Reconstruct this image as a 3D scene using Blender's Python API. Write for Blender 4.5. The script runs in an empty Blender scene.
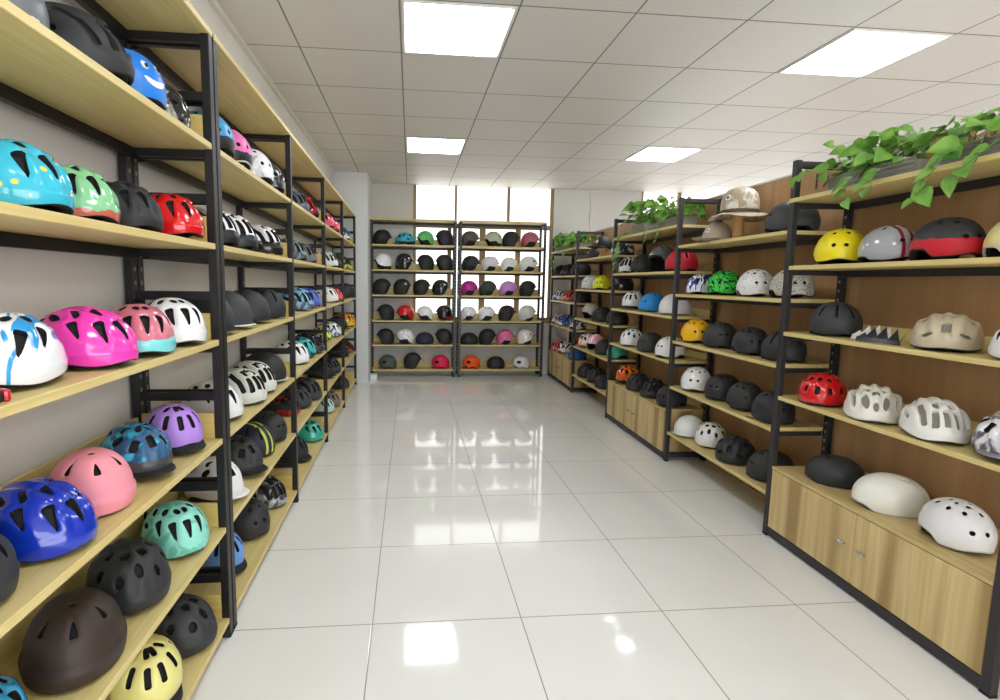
import bpy, math, random
from mathutils import Vector, Matrix
random.seed(7)
scn = bpy.context.scene
COL = scn.collection
def lin(c):
    c = c / 255.0
    return c / 12.92 if c <= .04045 else ((c + .055) / 1.055) ** 2.4
def rgb(h): return (lin(int(h[0:2], 16)), lin(int(h[2:4], 16)), lin(int(h[4:6], 16)), 1)
LAMP_STRENGTH, PANE_STRENGTH, FILL_STRENGTH, EXPOSURE = 8.0, 0.85, 2.4, 1.05
# ---------------------------------------------------------------- helmet shapes
def lerp(a, b, t): return a + (b - a) * t
def keyed(keys, d):
    d = abs(d)
    for (d0, v0), (d1, v1) in zip(keys, keys[1:]):
        if d0 <= d <= d1:
            t = (d - d0) / (d1 - d0) if d1 > d0 else 0
            t = t * t * (3 - 2 * t)
            return lerp(v0, v1, t)
    return keys[-1][1]
# a half length, b half width, c height over the widest line, zc height of the widest line, c2 tuck below it
# rim: (degrees from the front, height); holes: (degrees from front, elevation, width, height, turn, kind)
STY = {
 'kids':  dict(ridge=.003, a=.132, b=.101, c=.112, zc=.045, c2=.09, rim=[(0,.022),(45,.012),(95,.026),(135,.004),(180,.004)],
   holes=[(0,30,.025,.064,0,'v'),(34,29,.025,.066,-12,'v'),(17,68,.018,.04,-10,'v'),(66,32,.024,.062,-24,'v'),(72,64,.017,.036,-30,'b'),(106,26,.052,.020,-8,'e'),(112,54,.05,.020,4,'e'),(142,40,.024,.05,10,'v'),(180,40,.026,.05,0,'b')], rib=.003),
 'ported':dict(a=.128, b=.108, c=.118, zc=.045, c2=.09, rim=[(0,.014),(45,.010),(95,.018),(180,.004)],
   holes=[(0,20,.024,.042,0,'b'),(34,20,.022,.034,0,'b'),(68,20,.022,.034,0,'b'),(0,55,.020,.030,0,'b'),(36,52,.020,.026,0,'b'),(80,52,.022,.026,0,'b'),(108,24,.024,.034,0,'b'),(145,30,.024,.036,0,'b'),(130,58,.02,.026,0,'b'),(180,40,.024,.036,0,'b')], rib=.002),
 'oval':  dict(ridge=.0025, a=.134, b=.102, c=.114, zc=.045, c2=.09, rim=[(0,.022),(45,.012),(95,.024),(135,.004),(180,.004)],
   holes=[(0,31,.027,.068,0,'v'),(32,30,.027,.068,-14,'v'),(20,69,.020,.034,-24,'e'),(64,34,.026,.058,-26,'v'),(70,66,.022,.034,-30,'e'),(106,28,.05,.020,-10,'e'),(112,56,.046,.020,4,'e'),(142,38,.026,.05,10,'v'),(180,40,.026,.05,0,'e')]),
 'road':  dict(ridge=.003, a=.146, b=.106, c=.120, zc=.045, c2=.09, rim=[(0,.022),(45,.012),(95,.028),(130,.006),(180,.004)],
   holes=[(0,34,.020,.080,0,'b'),(0,74,.016,.034,0,'b'),(24,30,.020,.082,-6,'b'),(34,66,.018,.058,-18,'b'),(50,28,.020,.080,-22,'b'),(72,50,.020,.074,-50,'b'),(92,22,.062,.017,14,'b'),(112,50,.074,.020,8,'b'),(132,22,.020,.05,16,'b'),(150,50,.020,.066,14,'b'),(180,36,.022,.076,0,'b')], rib=.004),
 'ribs':  dict(a=.142, b=.110, c=.112, zc=.043, c2=.09, rim=[(0,.02),(45,.012),(95,.022),(130,.006),(180,.004)],
   holes=[(0,20,.022,.046,0,'e'),(0,60,.030,.048,0,'b'),(25,32,.030,.084,-20,'e'),(46,66,.026,.052,-36,'b'),(56,26,.024,.080,-34,'e'),(80,46,.028,.084,-58,'e'),(104,20,.066,.020,16,'e'),(126,48,.064,.026,4,'e'),(148,26,.026,.062,22,'e'),(180,38,.028,.066,0,'e')], rib=.006),
 'trail': dict(ridge=.003, a=.136, b=.104, c=.122, zc=.055, c2=.10, rim=[(0,.034),(50,.022),(95,.034),(130,.004),(180,.002)],
   holes=[(0,40,.028,.05,0,'b'),(38,34,.032,.045,12,'b'),(20,72,.02,.034,0,'b'),(74,42,.03,.044,25,'e'),(76,70,.02,.036,20,'b'),(105,14,.05,.022,-14,'b'),(128,44,.032,.04,0,'b'),(158,26,.028,.044,0,'b'),(180,58,.024,.04,0,'b')], rib=.003, visor=(50,.046,.034,-.012)),
 'pill':  dict(a=.130, b=.102, c=.120, zc=.062, c2=.11, rim=[(0,.040),(50,.026),(95,.032),(135,.008),(180,.002)],
   holes=[(16,34,.020,.062,0,'b'),(15,72,.018,.044,0,'b'),(50,36,.020,.060,4,'b'),(62,70,.017,.036,10,'b'),(92,36,.019,.052,0,'b'),(130,38,.019,.056,0,'b'),(165,40,.019,.056,0,'b')], visor=(60,.034,.036,-.022)),
 'plate': dict(ridge=.003, a=.136, b=.105, c=.118, zc=.05, c2=.09, rim=[(0,.02),(50,.012),(95,.02),(135,.004),(180,.002)],
   holes=[(0,40,.024,.046,0,'e'),(34,28,.028,.038,0,'e'),(30,66,.026,.03,0,'b'),(70,32,.026,.036,0,'e'),(80,62,.028,.026,0,'b'),(115,30,.028,.034,0,'b'),(145,50,.028,.03,0,'b'),(180,34,.026,.04,0,'b')], rib=.002),
 'urban': dict(a=.136, b=.107, c=.120, zc=.048, c2=.10, rim=[(0,.01),(50,.006),(95,.01),(135,.002),(180,.0)],
   holes=[(0,48,.02,.044,0,'t'),(56,50,.018,.044,0,'t'),(118,50,.018,.044,0,'t'),(180,48,.02,.044,0,'t'),(0,80,.022,.012,0,'e')], ridge=.006),
 'skate': dict(a=.130, b=.110, c=.122, zc=.055, c2=.10, rim=[(0,.024),(40,.014),(62,.012),(80,.044),(108,.046),(126,.010),(150,.0),(180,.0)],
   holes=[(15,18,.017,.017,0,'e'),(26,54,.014,.017,0,'e'),(0,72,.017,.013,0,'e'),(66,56,.014,.018,0,'e'),(60,78,.012,.014,0,'e'),(112,56,.014,.018,0,'e'),(120,78,.012,.014,0,'e'),(155,52,.014,.017,0,'e'),(160,16,.02,.015,0,'e'),(128,18,.022,.015,-10,'e')]),
 'bowl':  dict(a=.136, b=.112, c=.122, zc=.055, c2=.10, rim=[(0,.022),(45,.010),(70,.012),(86,.028),(104,.028),(124,.006),(180,.0)],
   holes=[(20,64,.012,.020,0,'b'),(62,62,.012,.022,0,'b'),(115,60,.012,.022,0,'b'),(12,22,.022,.012,0,'b'),(158,20,.026,.012,0,'b')]),
 'slot':  dict(a=.134, b=.112, c=.122, zc=.055, c2=.10, rim=[(0,.018),(45,.008),(90,.018),(130,.004),(180,.0)],
   holes=[(24,44,.012,.09,0,'b'),(70,44,.013,.085,0,'b'),(122,46,.013,.08,0,'b'),(160,40,.013,.07,0,'b')]),
 'smooth':dict(a=.136, b=.112, c=.124, zc=.052, c2=.10, rim=[(0,.024),(50,.014),(95,.012),(135,.006),(180,.004)], holes=[], brim=(64,.022,.020,-.004), coarse=1),
 'shellcap':dict(a=.140, b=.112, c=.108, zc=.046, c2=.10, rim=[(0,.03),(30,.022),(55,.002),(100,.0),(180,.0)], holes=[(24,74,.05,.009,0,'b')], coarse=0),
 'aero':  dict(a=.146, b=.110, c=.118, zc=.05, c2=.10, rim=[(0,.03),(34,.026),(58,.004),(100,.002),(180,.0)],
   holes=[(150,34,.008,.06,0,'b'),(128,70,.008,.04,40,'b')]),
 'gravel':dict(a=.142, b=.116, c=.112, zc=.046, c2=.09, rim=[(0,.016),(45,.010),(95,.014),(180,.004)],
   holes=[(0,32,.034,.05,0,'b'),(0,70,.04,.016,0,'b'),(34,12,.056,.018,-16,'e'),(70,50,.02,.05,-30,'b'),(110,30,.05,.018,0,'b'),(150,46,.02,.05,0,'b')], rib=.004),
 'ski':   dict(a=.134, b=.110, c=.136, zc=.092, c2=.14, rim=[(0,.112),(35,.106),(58,.066),(72,.072),(96,.080),(122,.026),(140,.004),(180,.0)],
   holes=[(24,62,.008,.026,0,'b'),(60,58,.008,.026,0,'b'),(115,58,.008,.026,0,'b')], pad=(54,128,.07,.002), brim=(44,.020,.112,.002)),
 'jet':   dict(a=.134, b=.114, c=.136, zc=.106, c2=.17, rim=[(0,.140),(34,.132),(52,.070),(66,.012),(80,.002),(180,.0)], holes=[], brim=(40,.016,.139,.002), coarse=1),
 'snow':  dict(a=.134, b=.110, c=.128, zc=.07, c2=.12, rim=[(0,.060),(40,.048),(64,.014),(78,.030),(104,.026),(125,.004),(180,.008)],
   holes=[(30,58,.02,.014,0,'e'),(80,60,.02,.014,0,'e'),(130,56,.02,.016,0,'e')], goggle=1, brim=(178,.010,.010,-.002)),
 'kid_lid':dict(a=.118, b=.102, c=.112, zc=.05, c2=.09, rim=[(0,.016),(45,.010),(95,.016),(180,.002)], holes=[(150,48,.014,.012,0,'e'),(110,60,.012,.012,0,'e')]),
}
STY['road']['holes'] = [(a, e, w*1.22 if w < h else w, h*1.22 if h < w else h, r, k) for (a, e, w, h, r, k) in STY['road']['holes']]
STY['skate']['holes'] = [(a, e, w*1.2, h*1.2, r, k) for (a, e, w, h, r, k) in STY['skate']['holes']]
STY['moto'] = dict(STY['jet'], rim=[(0,.136),(36,.130),(54,.080),(66,.062),(90,.044),(120,.012),(180,.0)], holes=[(0,70,.03,.012,0,'b'),(40,56,.01,.03,0,'b')], pad=(50,125,.075,.0), coarse=0)
def dome(S, th, ph, k=1.0):
    ct, st = math.cos(th), math.sin(th); cp, sp = math.cos(ph), math.sin(ph)
    r = max(cp, 0) ** (.90 if sp > 0 else .55)
    y = st * r
    bump = 0.0
    if S.get('rib') and sp > 0: bump = S['rib'] * math.cos(y * math.pi * 5) * min(1, sp * 4) * (1 if abs(y) < .9 else .3)
    if S.get('ridge') and S['zc'] < 1:
        if sp < .06: bump += S['ridge'] * (1 if sp < .03 else (.06 - sp) / .03)
    kk = k + bump / S['b']
    return (S['a'] * ct * r * kk * (1.03 if ct < 0 else 1), S['b'] * y * kk * (1 - .07 * ct * abs(ct)), S['zc'] + (S['c'] * kk if sp > 0 else S['c2'] * k) * sp)
def phi_of(S, z):
    s = (z - S['zc']) / (S['c'] if z > S['zc'] else S['c2'])
    return math.asin(max(-.95, min(.95, s)))
def vsub(a, b): return (a[0]-b[0], a[1]-b[1], a[2]-b[2])
def vdot(a, b): return a[0]*b[0] + a[1]*b[1] + a[2]*b[2]
def vnorm(a):
    l = math.sqrt(vdot(a, a)) or 1; return (a[0]/l, a[1]/l, a[2]/l)
def vcross(a, b): return (a[1]*b[2]-a[2]*b[1], a[2]*b[0]-a[0]*b[2], a[0]*b[1]-a[1]*b[0])
def hole_frames(S):
    out = []
    for (az, el, w, h, rot, kind) in S['holes']:
        for sg in ((1,) if az in (0, 180) else (1, -1)):
            th, ph = math.radians(az) * sg, math.radians(el); e = .01
            c = dome(S, th, ph)
            e2 = vnorm(vsub(dome(S, th, ph + e), c)); e1 = vnorm(vsub(dome(S, th + e, ph), c))
            n = vnorm(vcross(e1, e2)); e1 = vcross(e2, n)
            ro = math.radians(rot) * sg; cr, sr = math.cos(ro), math.sin(ro)
            f1 = tuple(cr*e1[i] + sr*e2[i] for i in range(3)); f2 = tuple(-sr*e1[i] + cr*e2[i] for i in range(3))
            out.append((c, f1, f2, n, w/2, h/2, kind))
    return out
def hole_sdf(p, F):
    best = .05
    for (c, e1, e2, n, w, h, kind) in F:
        d = vsub(p, c)
        if vdot(d, d) > .012 or vdot(d, n) < -.05: continue
        u, v = vdot(d, e1), vdot(d, e2)
        if kind == 'e': s = (math.hypot(u / w, v / h) - 1) * min(w, h)
        else:
            ww = w
            if kind == 'v': ww = w * max(.28, min(1.08, .68 + .46 * v / h))
            if kind == 't': ww = w * max(.3, min(1.1, .62 - .5 * v / h))
            r = min(ww, h) * .55
            qx, qy = abs(u) - ww + r, abs(v) - h + r
            s = math.hypot(max(qx, 0), max(qy, 0)) + min(max(qx, qy), 0) - r
        best = min(best, s)
    return best
def shell_geo(S):
    """vertices, faces and face slots of a shell with its vents cut right through (slot 1 = vent walls)"""
    nt, npn = (56, 16) if S.get('coarse') else (92, 28)
    F = hole_frames(S); V = []; key = {}; faces = []; slots = []; sd = []
    P = []
    for i in range(nt):
        th = 2 * math.pi * i / nt
        pr = phi_of(S, keyed(S['rim'], math.degrees(th) if i <= nt / 2 else 360 - math.degrees(th)))
        P.append([dome(S, th, lerp(math.pi / 2, pr, (j / npn) ** .92)) for j in range(npn + 1)])
    D = [[hole_sdf(p, F) if F else .05 for p in col] for col in P]
    cen = (0, 0, S['zc'] * .6)
    def add(p, s):
        k = (round(p[0], 5), round(p[1], 5), round(p[2], 5))
        if k not in key:
            key[k] = len(V); sd.append(s)
            if s < .009:
                n = vnorm(vsub(p, cen)); q = .0036 * (1 - s / .009) ** 2
                p = (p[0] - n[0]*q, p[1] - n[1]*q, p[2] - n[2]*q)
            V.append(p)
        return key[k]
    edges = {}
    for i in range(nt):
        a, b = i, (i + 1) % nt
        for j in range(npn):
            q = [(P[a][j], D[a][j]), (P[a][j+1], D[a][j+1]), (P[b][j+1], D[b][j+1]), (P[b][j], D[b][j])]
            if j == 0: q = q[:3]
            if all(s <= 0 for _, s in q): continue
            out = []; n = len(q)
            for k in range(n):
                (p0, s0), (p1, s1) = q[k], q[(k + 1) % n]
                if s0 > 0: out.append((p0, s0, 0))
                if (s0 > 0) != (s1 > 0):
                    t = s0 / (s0 - s1); out.append((tuple(lerp(p0[m], p1[m], t) for m in range(3)), 0.0, 1))
            ids = [add(p, s) for p, s, _ in out]
            f = [v for k, v in enumerate(ids) if v != ids[k - 1]]
            if len(f) < 3: continue
            faces.append(f); slots.append(0)
            for k in range(len(f)):
                e = (f[k], f[(k + 1) % len(f)]); edges[e] = 1
    rimv = {}
    for e in list(edges):
        if (e[1], e[0]) in edges: continue
        hole = sd[e[0]] <= 1e-9 and sd[e[1]] <= 1e-9
        dep = .022 if hole else .007
        ids = []
        for v in (e[1], e[0]):
            p = V[v]; n = vnorm(vsub(p, cen))
            if not hole: n = vnorm((n[0], n[1], -.15))
            kk = (v, hole)
            if kk not in rimv:
                rimv[kk] = len(V); V.append(p); sd.append(1)
                V.append((p[0] - n[0]*dep, p[1] - n[1]*dep, p[2] - n[2]*dep)); sd.append(1)
            ids.append(rimv[kk])
        faces.append([ids[0], ids[1], ids[1] + 1, ids[0] + 1]); slots.append(1 if hole else 0)
    return V, faces, slots
def liner_geo(S, k=.86, drop=.004):
    nt, npn = 40, 9; V = []; faces = []
    for i in range(nt):
        th = 2 * math.pi * i / nt; d = math.degrees(th) if i <= nt / 2 else 360 - math.degrees(th)
        pr = phi_of(S, max(0.0005, keyed(S['rim'], d) - drop))
        for j in range(npn + 1): V.append(dome(dict(S, rib=0, ridge=0), th, lerp(math.pi / 2, pr, j / npn), k if j < npn - 1 else k + .085))
        p = V[-1]; V.append((p[0]*.86, p[1]*.86, p[2] + .001)); V.append((p[0]*.80, p[1]*.80, p[2] + .05))
    m = npn + 3
    for i in range(nt):
        b = (i + 1) % nt
        for j in range(m - 1):
            faces.append([i*m + j, i*m + j + 1, b*m + j + 1, b*m + j])
    return V, faces, [0] * len(faces)
def pad_geo(S, sg):
    d0, d1, zt, zl = S['pad']; nt, nz = 14, 8; V = []; faces = []
    for side in (.985, .86):
        for i in range(nt + 1):
            t = i / nt; th = math.radians(lerp(d0, d1, t)) * sg
            low = zl + .03 * abs(2*t - 1) ** 3
            hi = keyed(S['rim'], lerp(d0, d1, t)) + .012
            for j in range(nz + 1):
                z = lerp(low, max(hi, low + .01), j / nz)
                q = math.sin(math.pi * j / nz) ** .5 * math.sin(math.pi * t) ** .4
                V.append(dome(dict(S, rib=0, ridge=0), th, phi_of(S, z), (side - .05) + .05 * q if side > .9 else side))
    m = nz + 1; o = (nt + 1) * m
    for i in range(nt):
        for j in range(nz):
            a = i*m + j
            faces.append([a, a + m, a + m + 1, a + 1]); faces.append([o + a, o + a + 1, o + a + m + 1, o + a + m])
    for i in range(nt):
        for j in (0, nz): faces.append([i*m + j, (i+1)*m + j, o + (i+1)*m + j, o + i*m + j])
    for j in range(nz):
        for i in (0, nt): faces.append([i*m + j, i*m + j + 1, o + i*m + j + 1, o + i*m + j])
    return V, faces, [0] * len(faces)
def brim_geo(S, spec, th_=.005):
    half, ln, z, droop = spec; nt, nr = 28, 5; V = []; faces = []
    full = half > 170
    for lay in (0, 1):
        for i in range(nt + 1):
            t = 2 * i / nt - 1; th = math.radians(half) * t
            zz = z
            base = dome(dict(S, rib=0, ridge=0), th, phi_of(S, zz), .985)
            l = ln * (1 if full else max(0.02, 1 - abs(t) ** 2.6))
            for j in range(nr + 1):
                q = j / nr; f = (math.cos(th * .62), math.sin(th * .62))
                V.append((base[0] + f[0]*l*q, base[1] + f[1]*l*q*.8, base[2] + droop*q*q + (.010*math.cos(t*1.5) if not full else 0)*q - lay*th_))
    m = nr + 1; o = (nt + 1) * m
    for i in range(nt):
        for j in range(nr):
            a = i*m + j
            faces.append([a, a + m, a + m + 1, a + 1]); faces.append([o + a, o + a + 1, o + a + m + 1, o + a + m])
        for j in (0, nr): faces.append([i*m + j, i*m + m + j, o + i*m + m + j, o + i*m + j])
    for j in range(nr):
        for i in (0, nt): faces.append([i*m + j, i*m + j + 1, o + i*m + j + 1, o + i*m + j])
    return V, faces, [0] * len(faces)
def goggle_geo(S):
    # dark ear cover flush with the shell side, both sides in turn
    return pad_geo(dict(S, pad=(56, 118, .06, .012)), 1)
# ---------------------------------------------------------------- end of helmet shapes
# ---------------------------------------------------------------- object helpers
def mesh_of(name, V, F, slots=None, nmat=1, smooth=True):
    me = bpy.data.meshes.new(name); me.from_pydata(V, [], F); me.update()
    for _ in range(nmat): me.materials.append(None)
    if slots: me.polygons.foreach_set('material_index', slots)
    me.polygons.foreach_set('use_smooth', [smooth] * len(me.polygons)); me.update()
    return me
def link(name, me, parent=None, mats=()):
    o = bpy.data.objects.new(name, me); COL.objects.link(o)
    if parent: o.parent = parent
    for i, m in enumerate(mats):
        o.material_slots[i].link = 'OBJECT'; o.material_slots[i].material = m
    return o
def tag(o, label=None, cat=None, group=None, kind=None):
    if label: o['label'] = label
    if cat: o['category'] = cat
    if group: o['group'] = group
    if kind: o['kind'] = kind
    return o
def empty(name, loc, rz=0, scale=1):
    o = bpy.data.objects.new(name, None); COL.objects.link(o); o.empty_display_size = .05
    o.location = loc; o.rotation_euler = (0, 0, rz); o.scale = (scale,) * 3
    return o
class MB:
    """collects boxes, tubes and turned shapes into one mesh"""
    def __init__(s): s.V = []; s.F = []
    def box(s, x0, x1, y0, y1, z0, z1, bev=.0015):
        if x0 > x1: x0, x1 = x1, x0
        if y0 > y1: y0, y1 = y1, y0
        b = min(bev, (x1-x0)*.3, (y1-y0)*.3, (z1-z0)*.3); o = len(s.V)
        for z, i in ((z0, b), (z0 + b, 0), (z1 - b, 0), (z1, b)):
            xa, xb, ya, yb = x0 + i, x1 - i, y0 + i, y1 - i
            c = b if i == 0 else b * .4
            s.V += [(xa+c, ya, z), (xb-c, ya, z), (xb, ya+c, z), (xb, yb-c, z), (xb-c, yb, z), (xa+c, yb, z), (xa, yb-c, z), (xa, ya+c, z)]
        s.F.append([o+7-k for k in range(8)]); s.F.append([o+24+k for k in range(8)])
        for l in range(3):
            for k in range(8): s.F.append([o+l*8+k, o+l*8+(k+1) % 8, o+l*8+8+(k+1) % 8, o+l*8+8+k])
        return s
    def lathe(s, prof, cx=0, cy=0, n=24, sy=1.0, caps=True):
        o = len(s.V); m = len(prof)
        for i in range(n):
            a = 2*math.pi*i/n
            for r, z in prof: s.V.append((cx + r*math.cos(a), cy + r*sy*math.sin(a), z))
        for i in range(n):
            b = (i + 1) % n
            for j in range(m - 1): s.F.append([o+i*m+j, o+b*m+j, o+b*m+j+1, o+i*m+j+1])
        if caps: s.F.append([o+i*m for i in range(n)][::-1]); s.F.append([o+i*m+m-1 for i in range(n)])
        return s
    def tube(s, pts, r, n=8):
        o = len(s.V); pts = [Vector(p) for p in pts]
        for i, p in enumerate(pts):
            t = (pts[min(i+1, len(pts)-1)] - pts[max(i-1, 0)]).normalized()
            a = t.cross(Vector((0, 0, 1)));
            if a.length < .05: a = t.cross(Vector((1, 0, 0)))
            a.normalize(); b = t.cross(a); rr = r[i] if isinstance(r, (list, tuple)) else r
            for k in range(n):
                q = p + a*rr*math.cos(2*math.pi*k/n) + b*rr*math.sin(2*math.pi*k/n); s.V.append(tuple(q))
        for i in range(len(pts)-1):
            for k in range(n): s.F.append([o+i*n+k, o+i*n+(k+1) % n, o+(i+1)*n+(k+1) % n, o+(i+1)*n+k])
        s.F.append([o+k for k in range(n)][::-1]); s.F.append([o+(len(pts)-1)*n+k for k in range(n)])
        return s
    def build(s, name, mat, parent=None, smooth=False):
        me = mesh_of(name, s.V, s.F, None, 1, smooth)
        return link(name, me, parent, (mat,))
# ---------------------------------------------------------------- materials
MATS = {}
class NT:
    def __init__(s, name):
        s.m = bpy.data.materials.new(name); s.m.use_nodes = True; s.t = s.m.node_tree
        s.p = s.t.nodes['Principled BSDF']
    def n(s, typ, **kw):
        nd = s.t.nodes.new(typ)
        for k, v in kw.items(): setattr(nd, k, v)
        return nd
    def l(s, a, b): s.t.links.new(a, b)
    def math(s, op, a, b=None, c=None):
        nd = s.n('ShaderNodeMath', operation=op)
        for i, v in enumerate((a, b, c)):
            if v is None: continue
            if isinstance(v, (int, float)): nd.inputs[i].default_value = v
            else: s.l(v, nd.inputs[i])
        return nd.outputs[0]
    def mix(s, f, a, b):
        nd = s.n('ShaderNodeMix', data_type='RGBA')
        for sock, v in ((nd.inputs[0], f), (nd.inputs[6], a), (nd.inputs[7], b)):
            if isinstance(v, (int, float, tuple)): sock.default_value = v
            else: s.l(v, sock)
        return nd.outputs[2]
    def coords(s, which='Object'):
        tc = s.n('ShaderNodeTexCoord'); return tc.outputs[which]
    def pos(s):
        return s.n('ShaderNodeNewGeometry').outputs['Position']
    def xyz(s, v):
        nd = s.n('ShaderNodeSeparateXYZ'); s.l(v, nd.inputs[0]); return nd.outputs
    def scale(s, v, sc):
        nd = s.n('ShaderNodeMapping'); s.l(v, nd.inputs[0]); nd.inputs['Scale'].default_value = sc; return nd.outputs[0]
    def noise(s, v, sc, det=2, dist=0):
        nd = s.n('ShaderNodeTexNoise'); s.l(v, nd.inputs['Vector'])
        nd.inputs['Scale'].default_value = sc; nd.inputs['Detail'].default_value = det; nd.inputs['Distortion'].default_value = dist
        return nd.outputs[0]
    def voro(s, v, sc):
        nd = s.n('ShaderNodeTexVoronoi'); s.l(v, nd.inputs['Vector']); nd.inputs['Scale'].default_value = sc; return nd.outputs['Distance']
    def step(s, v, edge, w=.02):
        nd = s.n('ShaderNodeMapRange'); s.l(v, nd.inputs[0]); nd.inputs[1].default_value = edge - w; nd.inputs[2].default_value = edge + w
        return nd.outputs[0]
    def bump(s, h, st, d=.002):
        nd = s.n('ShaderNodeBump'); nd.inputs['Strength'].default_value = st; nd.inputs['Distance'].default_value = d
        s.l(h, nd.inputs['Height']); s.l(nd.outputs[0], s.p.inputs['Normal'])
    def base(s, v):
        if isinstance(v, tuple): s.p.inputs['Base Color'].default_value = v
        else: s.l(v, s.p.inputs['Base Color'])
    def rough(s, r): s.p.inputs['Roughness'].default_value = r
def plain(name, hexc, rough=.6, metal=0, coat=0):
    if name in MATS: return MATS[name]
    k = NT(name); k.base(rgb(hexc)); k.rough(rough); k.p.inputs['Metallic'].default_value = metal
    if coat: k.p.inputs['Coat Weight'].default_value = coat
    n = k.noise(k.coords(), 180, 2); k.bump(n, .08, .0006)
    MATS[name] = k.m; return k.m
def paint(spec):
    """shell paint: finish:colour and printed patterns"""
    spec = spec.split('|')[0]
    if spec in MATS: return MATS[spec]
    parts = spec.split('+'); fin, hexc = parts[0].split(':')
    k = NT('shell_paint'); col = rgb(hexc)
    if fin == 'm' and max(col[:3]) < .085: col = tuple(.66 * v for v in col[:3]) + (1,)
    o = k.coords(); x, y, z = k.xyz(o)
    for p in parts[1:]:
        q = p.split(':'); c2 = rgb(q[1])
        if q[0] == 'low':
            f = k.math('SUBTRACT', float(q[2]), z); f = k.math('ADD', f, k.math('MULTIPLY', k.math('SUBTRACT', k.noise(o, 40, 1), .5), .02))
            f = k.step(f, 0, .001)
        elif q[0] == 'galaxy': f = k.step(k.noise(k.scale(o, (1.6, 1, 1)), 13, 3, 1.2), .55, .05)
        elif q[0] == 'speck': f = k.math('SUBTRACT', 1, k.step(k.voro(o, 95), .36, .06))
        elif q[0] == 'dots': f = k.math('SUBTRACT', 1, k.step(k.voro(o, 34), .22, .03))
        elif q[0] == 'squig': f = k.math('SUBTRACT', 1, k.step(k.math('ABSOLUTE', k.math('SUBTRACT', k.noise(o, 38, 0, .6), .5)), .075, .01))
        elif q[0] == 'dash':
            f = k.math('SUBTRACT', 1, k.step(k.math('ABSOLUTE', k.math('SUBTRACT', k.noise(o, 46, 0), .5)), .018, .006))
            f = k.math('MULTIPLY', f, k.step(k.noise(o, 70, 0), .56, .02))
        elif q[0] == 'streak': f = k.step(k.noise(k.scale(o, (1, 3.2, .7)), 9, 1, 1.0), .56, .02)
        elif q[0] == 'stripe':
            a = k.math('ABSOLUTE', y); f = k.math('MULTIPLY', k.step(a, .012, .001), k.math('SUBTRACT', 1, k.step(a, .026, .001)))
        else: continue
        col = k.mix(f, col, c2)
    k.base(col); k.rough({'g': .16, 's': .38, 'm': .58}[fin])
    if fin == 'g': k.p.inputs['Coat Weight'].default_value = .5; k.p.inputs['Coat Roughness'].default_value = .06
    if fin == 'm': k.bump(k.noise(o, 420, 1), .12, .0005)
    MATS[spec] = k.m; return k.m
def wood(name, a, b, along, sc=1.0, rough=.5, streak=.0, c=None):
    """grain stretched along one axis of the object"""
    if name in MATS: return MATS[name]
    k = NT(name); o = k.coords()
    s = [22 * sc] * 3; s[along] = 1.1 * sc
    n1 = k.noise(k.scale(o, tuple(s)), 1.6, 5, .6)
    s2 = [90 * sc] * 3; s2[along] = 2.2 * sc
    n2 = k.noise(k.scale(o, tuple(s2)), 1.5, 3, .2)
    f = k.math('ADD', k.math('MULTIPLY', k.step(n1, .5, .22), .7), k.math('MULTIPLY', k.step(n2, .5, .25), .3))
    col = k.mix(f, rgb(a), rgb(b))
    if c:
        s3 = [7 * sc] * 3; s3[along] = .25
        col = k.mix(k.math('MULTIPLY', k.step(k.noise(k.scale(o, tuple(s3)), 1.3, 1, .1), .56, .07), streak), col, rgb(c))
    k.base(col); k.rough(rough); k.bump(n2, .1, .0008)
    MATS[name] = k.m; return k.m
def slotted_steel():
    k = NT('slotted_black_steel'); o = k.coords(); x, y, z = k.xyz(o)
    f = k.math('MULTIPLY', k.math('LESS_THAN', k.math('ABSOLUTE', x), .006), k.math('LESS_THAN', k.math('FRACT', k.math('MULTIPLY', z, 20)), .3))
    k.base(k.mix(f, rgb('1d1c1e'), rgb('8a8a86'))); k.rough(.45); return k.m
BLACK = plain('black_steel', '0f0e10', .45)
GREYSTEEL = plain('dark_grey_steel', '2c2a2c', .45)
CHROME = plain('chrome', 'c8c8c8', .2, 1)
FOAM = plain('black_foam', '18181a', .8)
SLOTTED = slotted_steel()
WALLW = plain('white_wall_paint', 'e2dfd9', .75)
WALLG = plain('grey_wall_paint', 'cfcdc8', .75)
COLW = plain('white_column_paint', 'dadcda', .6)
WHITEP = plain('white_plastic', 'e8e8e4', .4)
OAK = wood('pale_oak_board', 'e2d195', 'cdb56c', 0, 1.0, .42)
OAKS = wood('pale_oak_side_board', 'd6bf78', 'bfa457', 1, 1.0, .45)
CAB = wood('oak_door_laminate', 'e6cf98', 'c2a56b', 2, .8, .4, .9, 'a0824e')
CABTOP = wood('oak_top_laminate', 'dcc68c', 'bda166', 0, .8, .42, .6, 'a0824e')
PLY = wood('brown_plywood', 'c49c70', 'ab845a', 2, .35, .55, .45, '9a744c')
FRAMEW = wood('tan_window_frame', '9c8558', '86704a', 2, 1, .5)
def emit(name, hexc, st, base='ffffff'):
    k = NT(name); k.base(rgb(base)); k.p.inputs['Emission Color'].default_value = rgb(hexc); k.p.inputs['Emission Strength'].default_value = st
    k.rough(.4); return k.m
LAMP = emit('lamp_diffuser', 'f6faff', LAMP_STRENGTH)
PANE = emit('frosted_daylight_pane', 'fbfdff', PANE_STRENGTH)
FILL_PANE = emit('added_fill_pane', 'f4f9ff', FILL_STRENGTH)  # glowing pane for the added, unseen fill window
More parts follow.
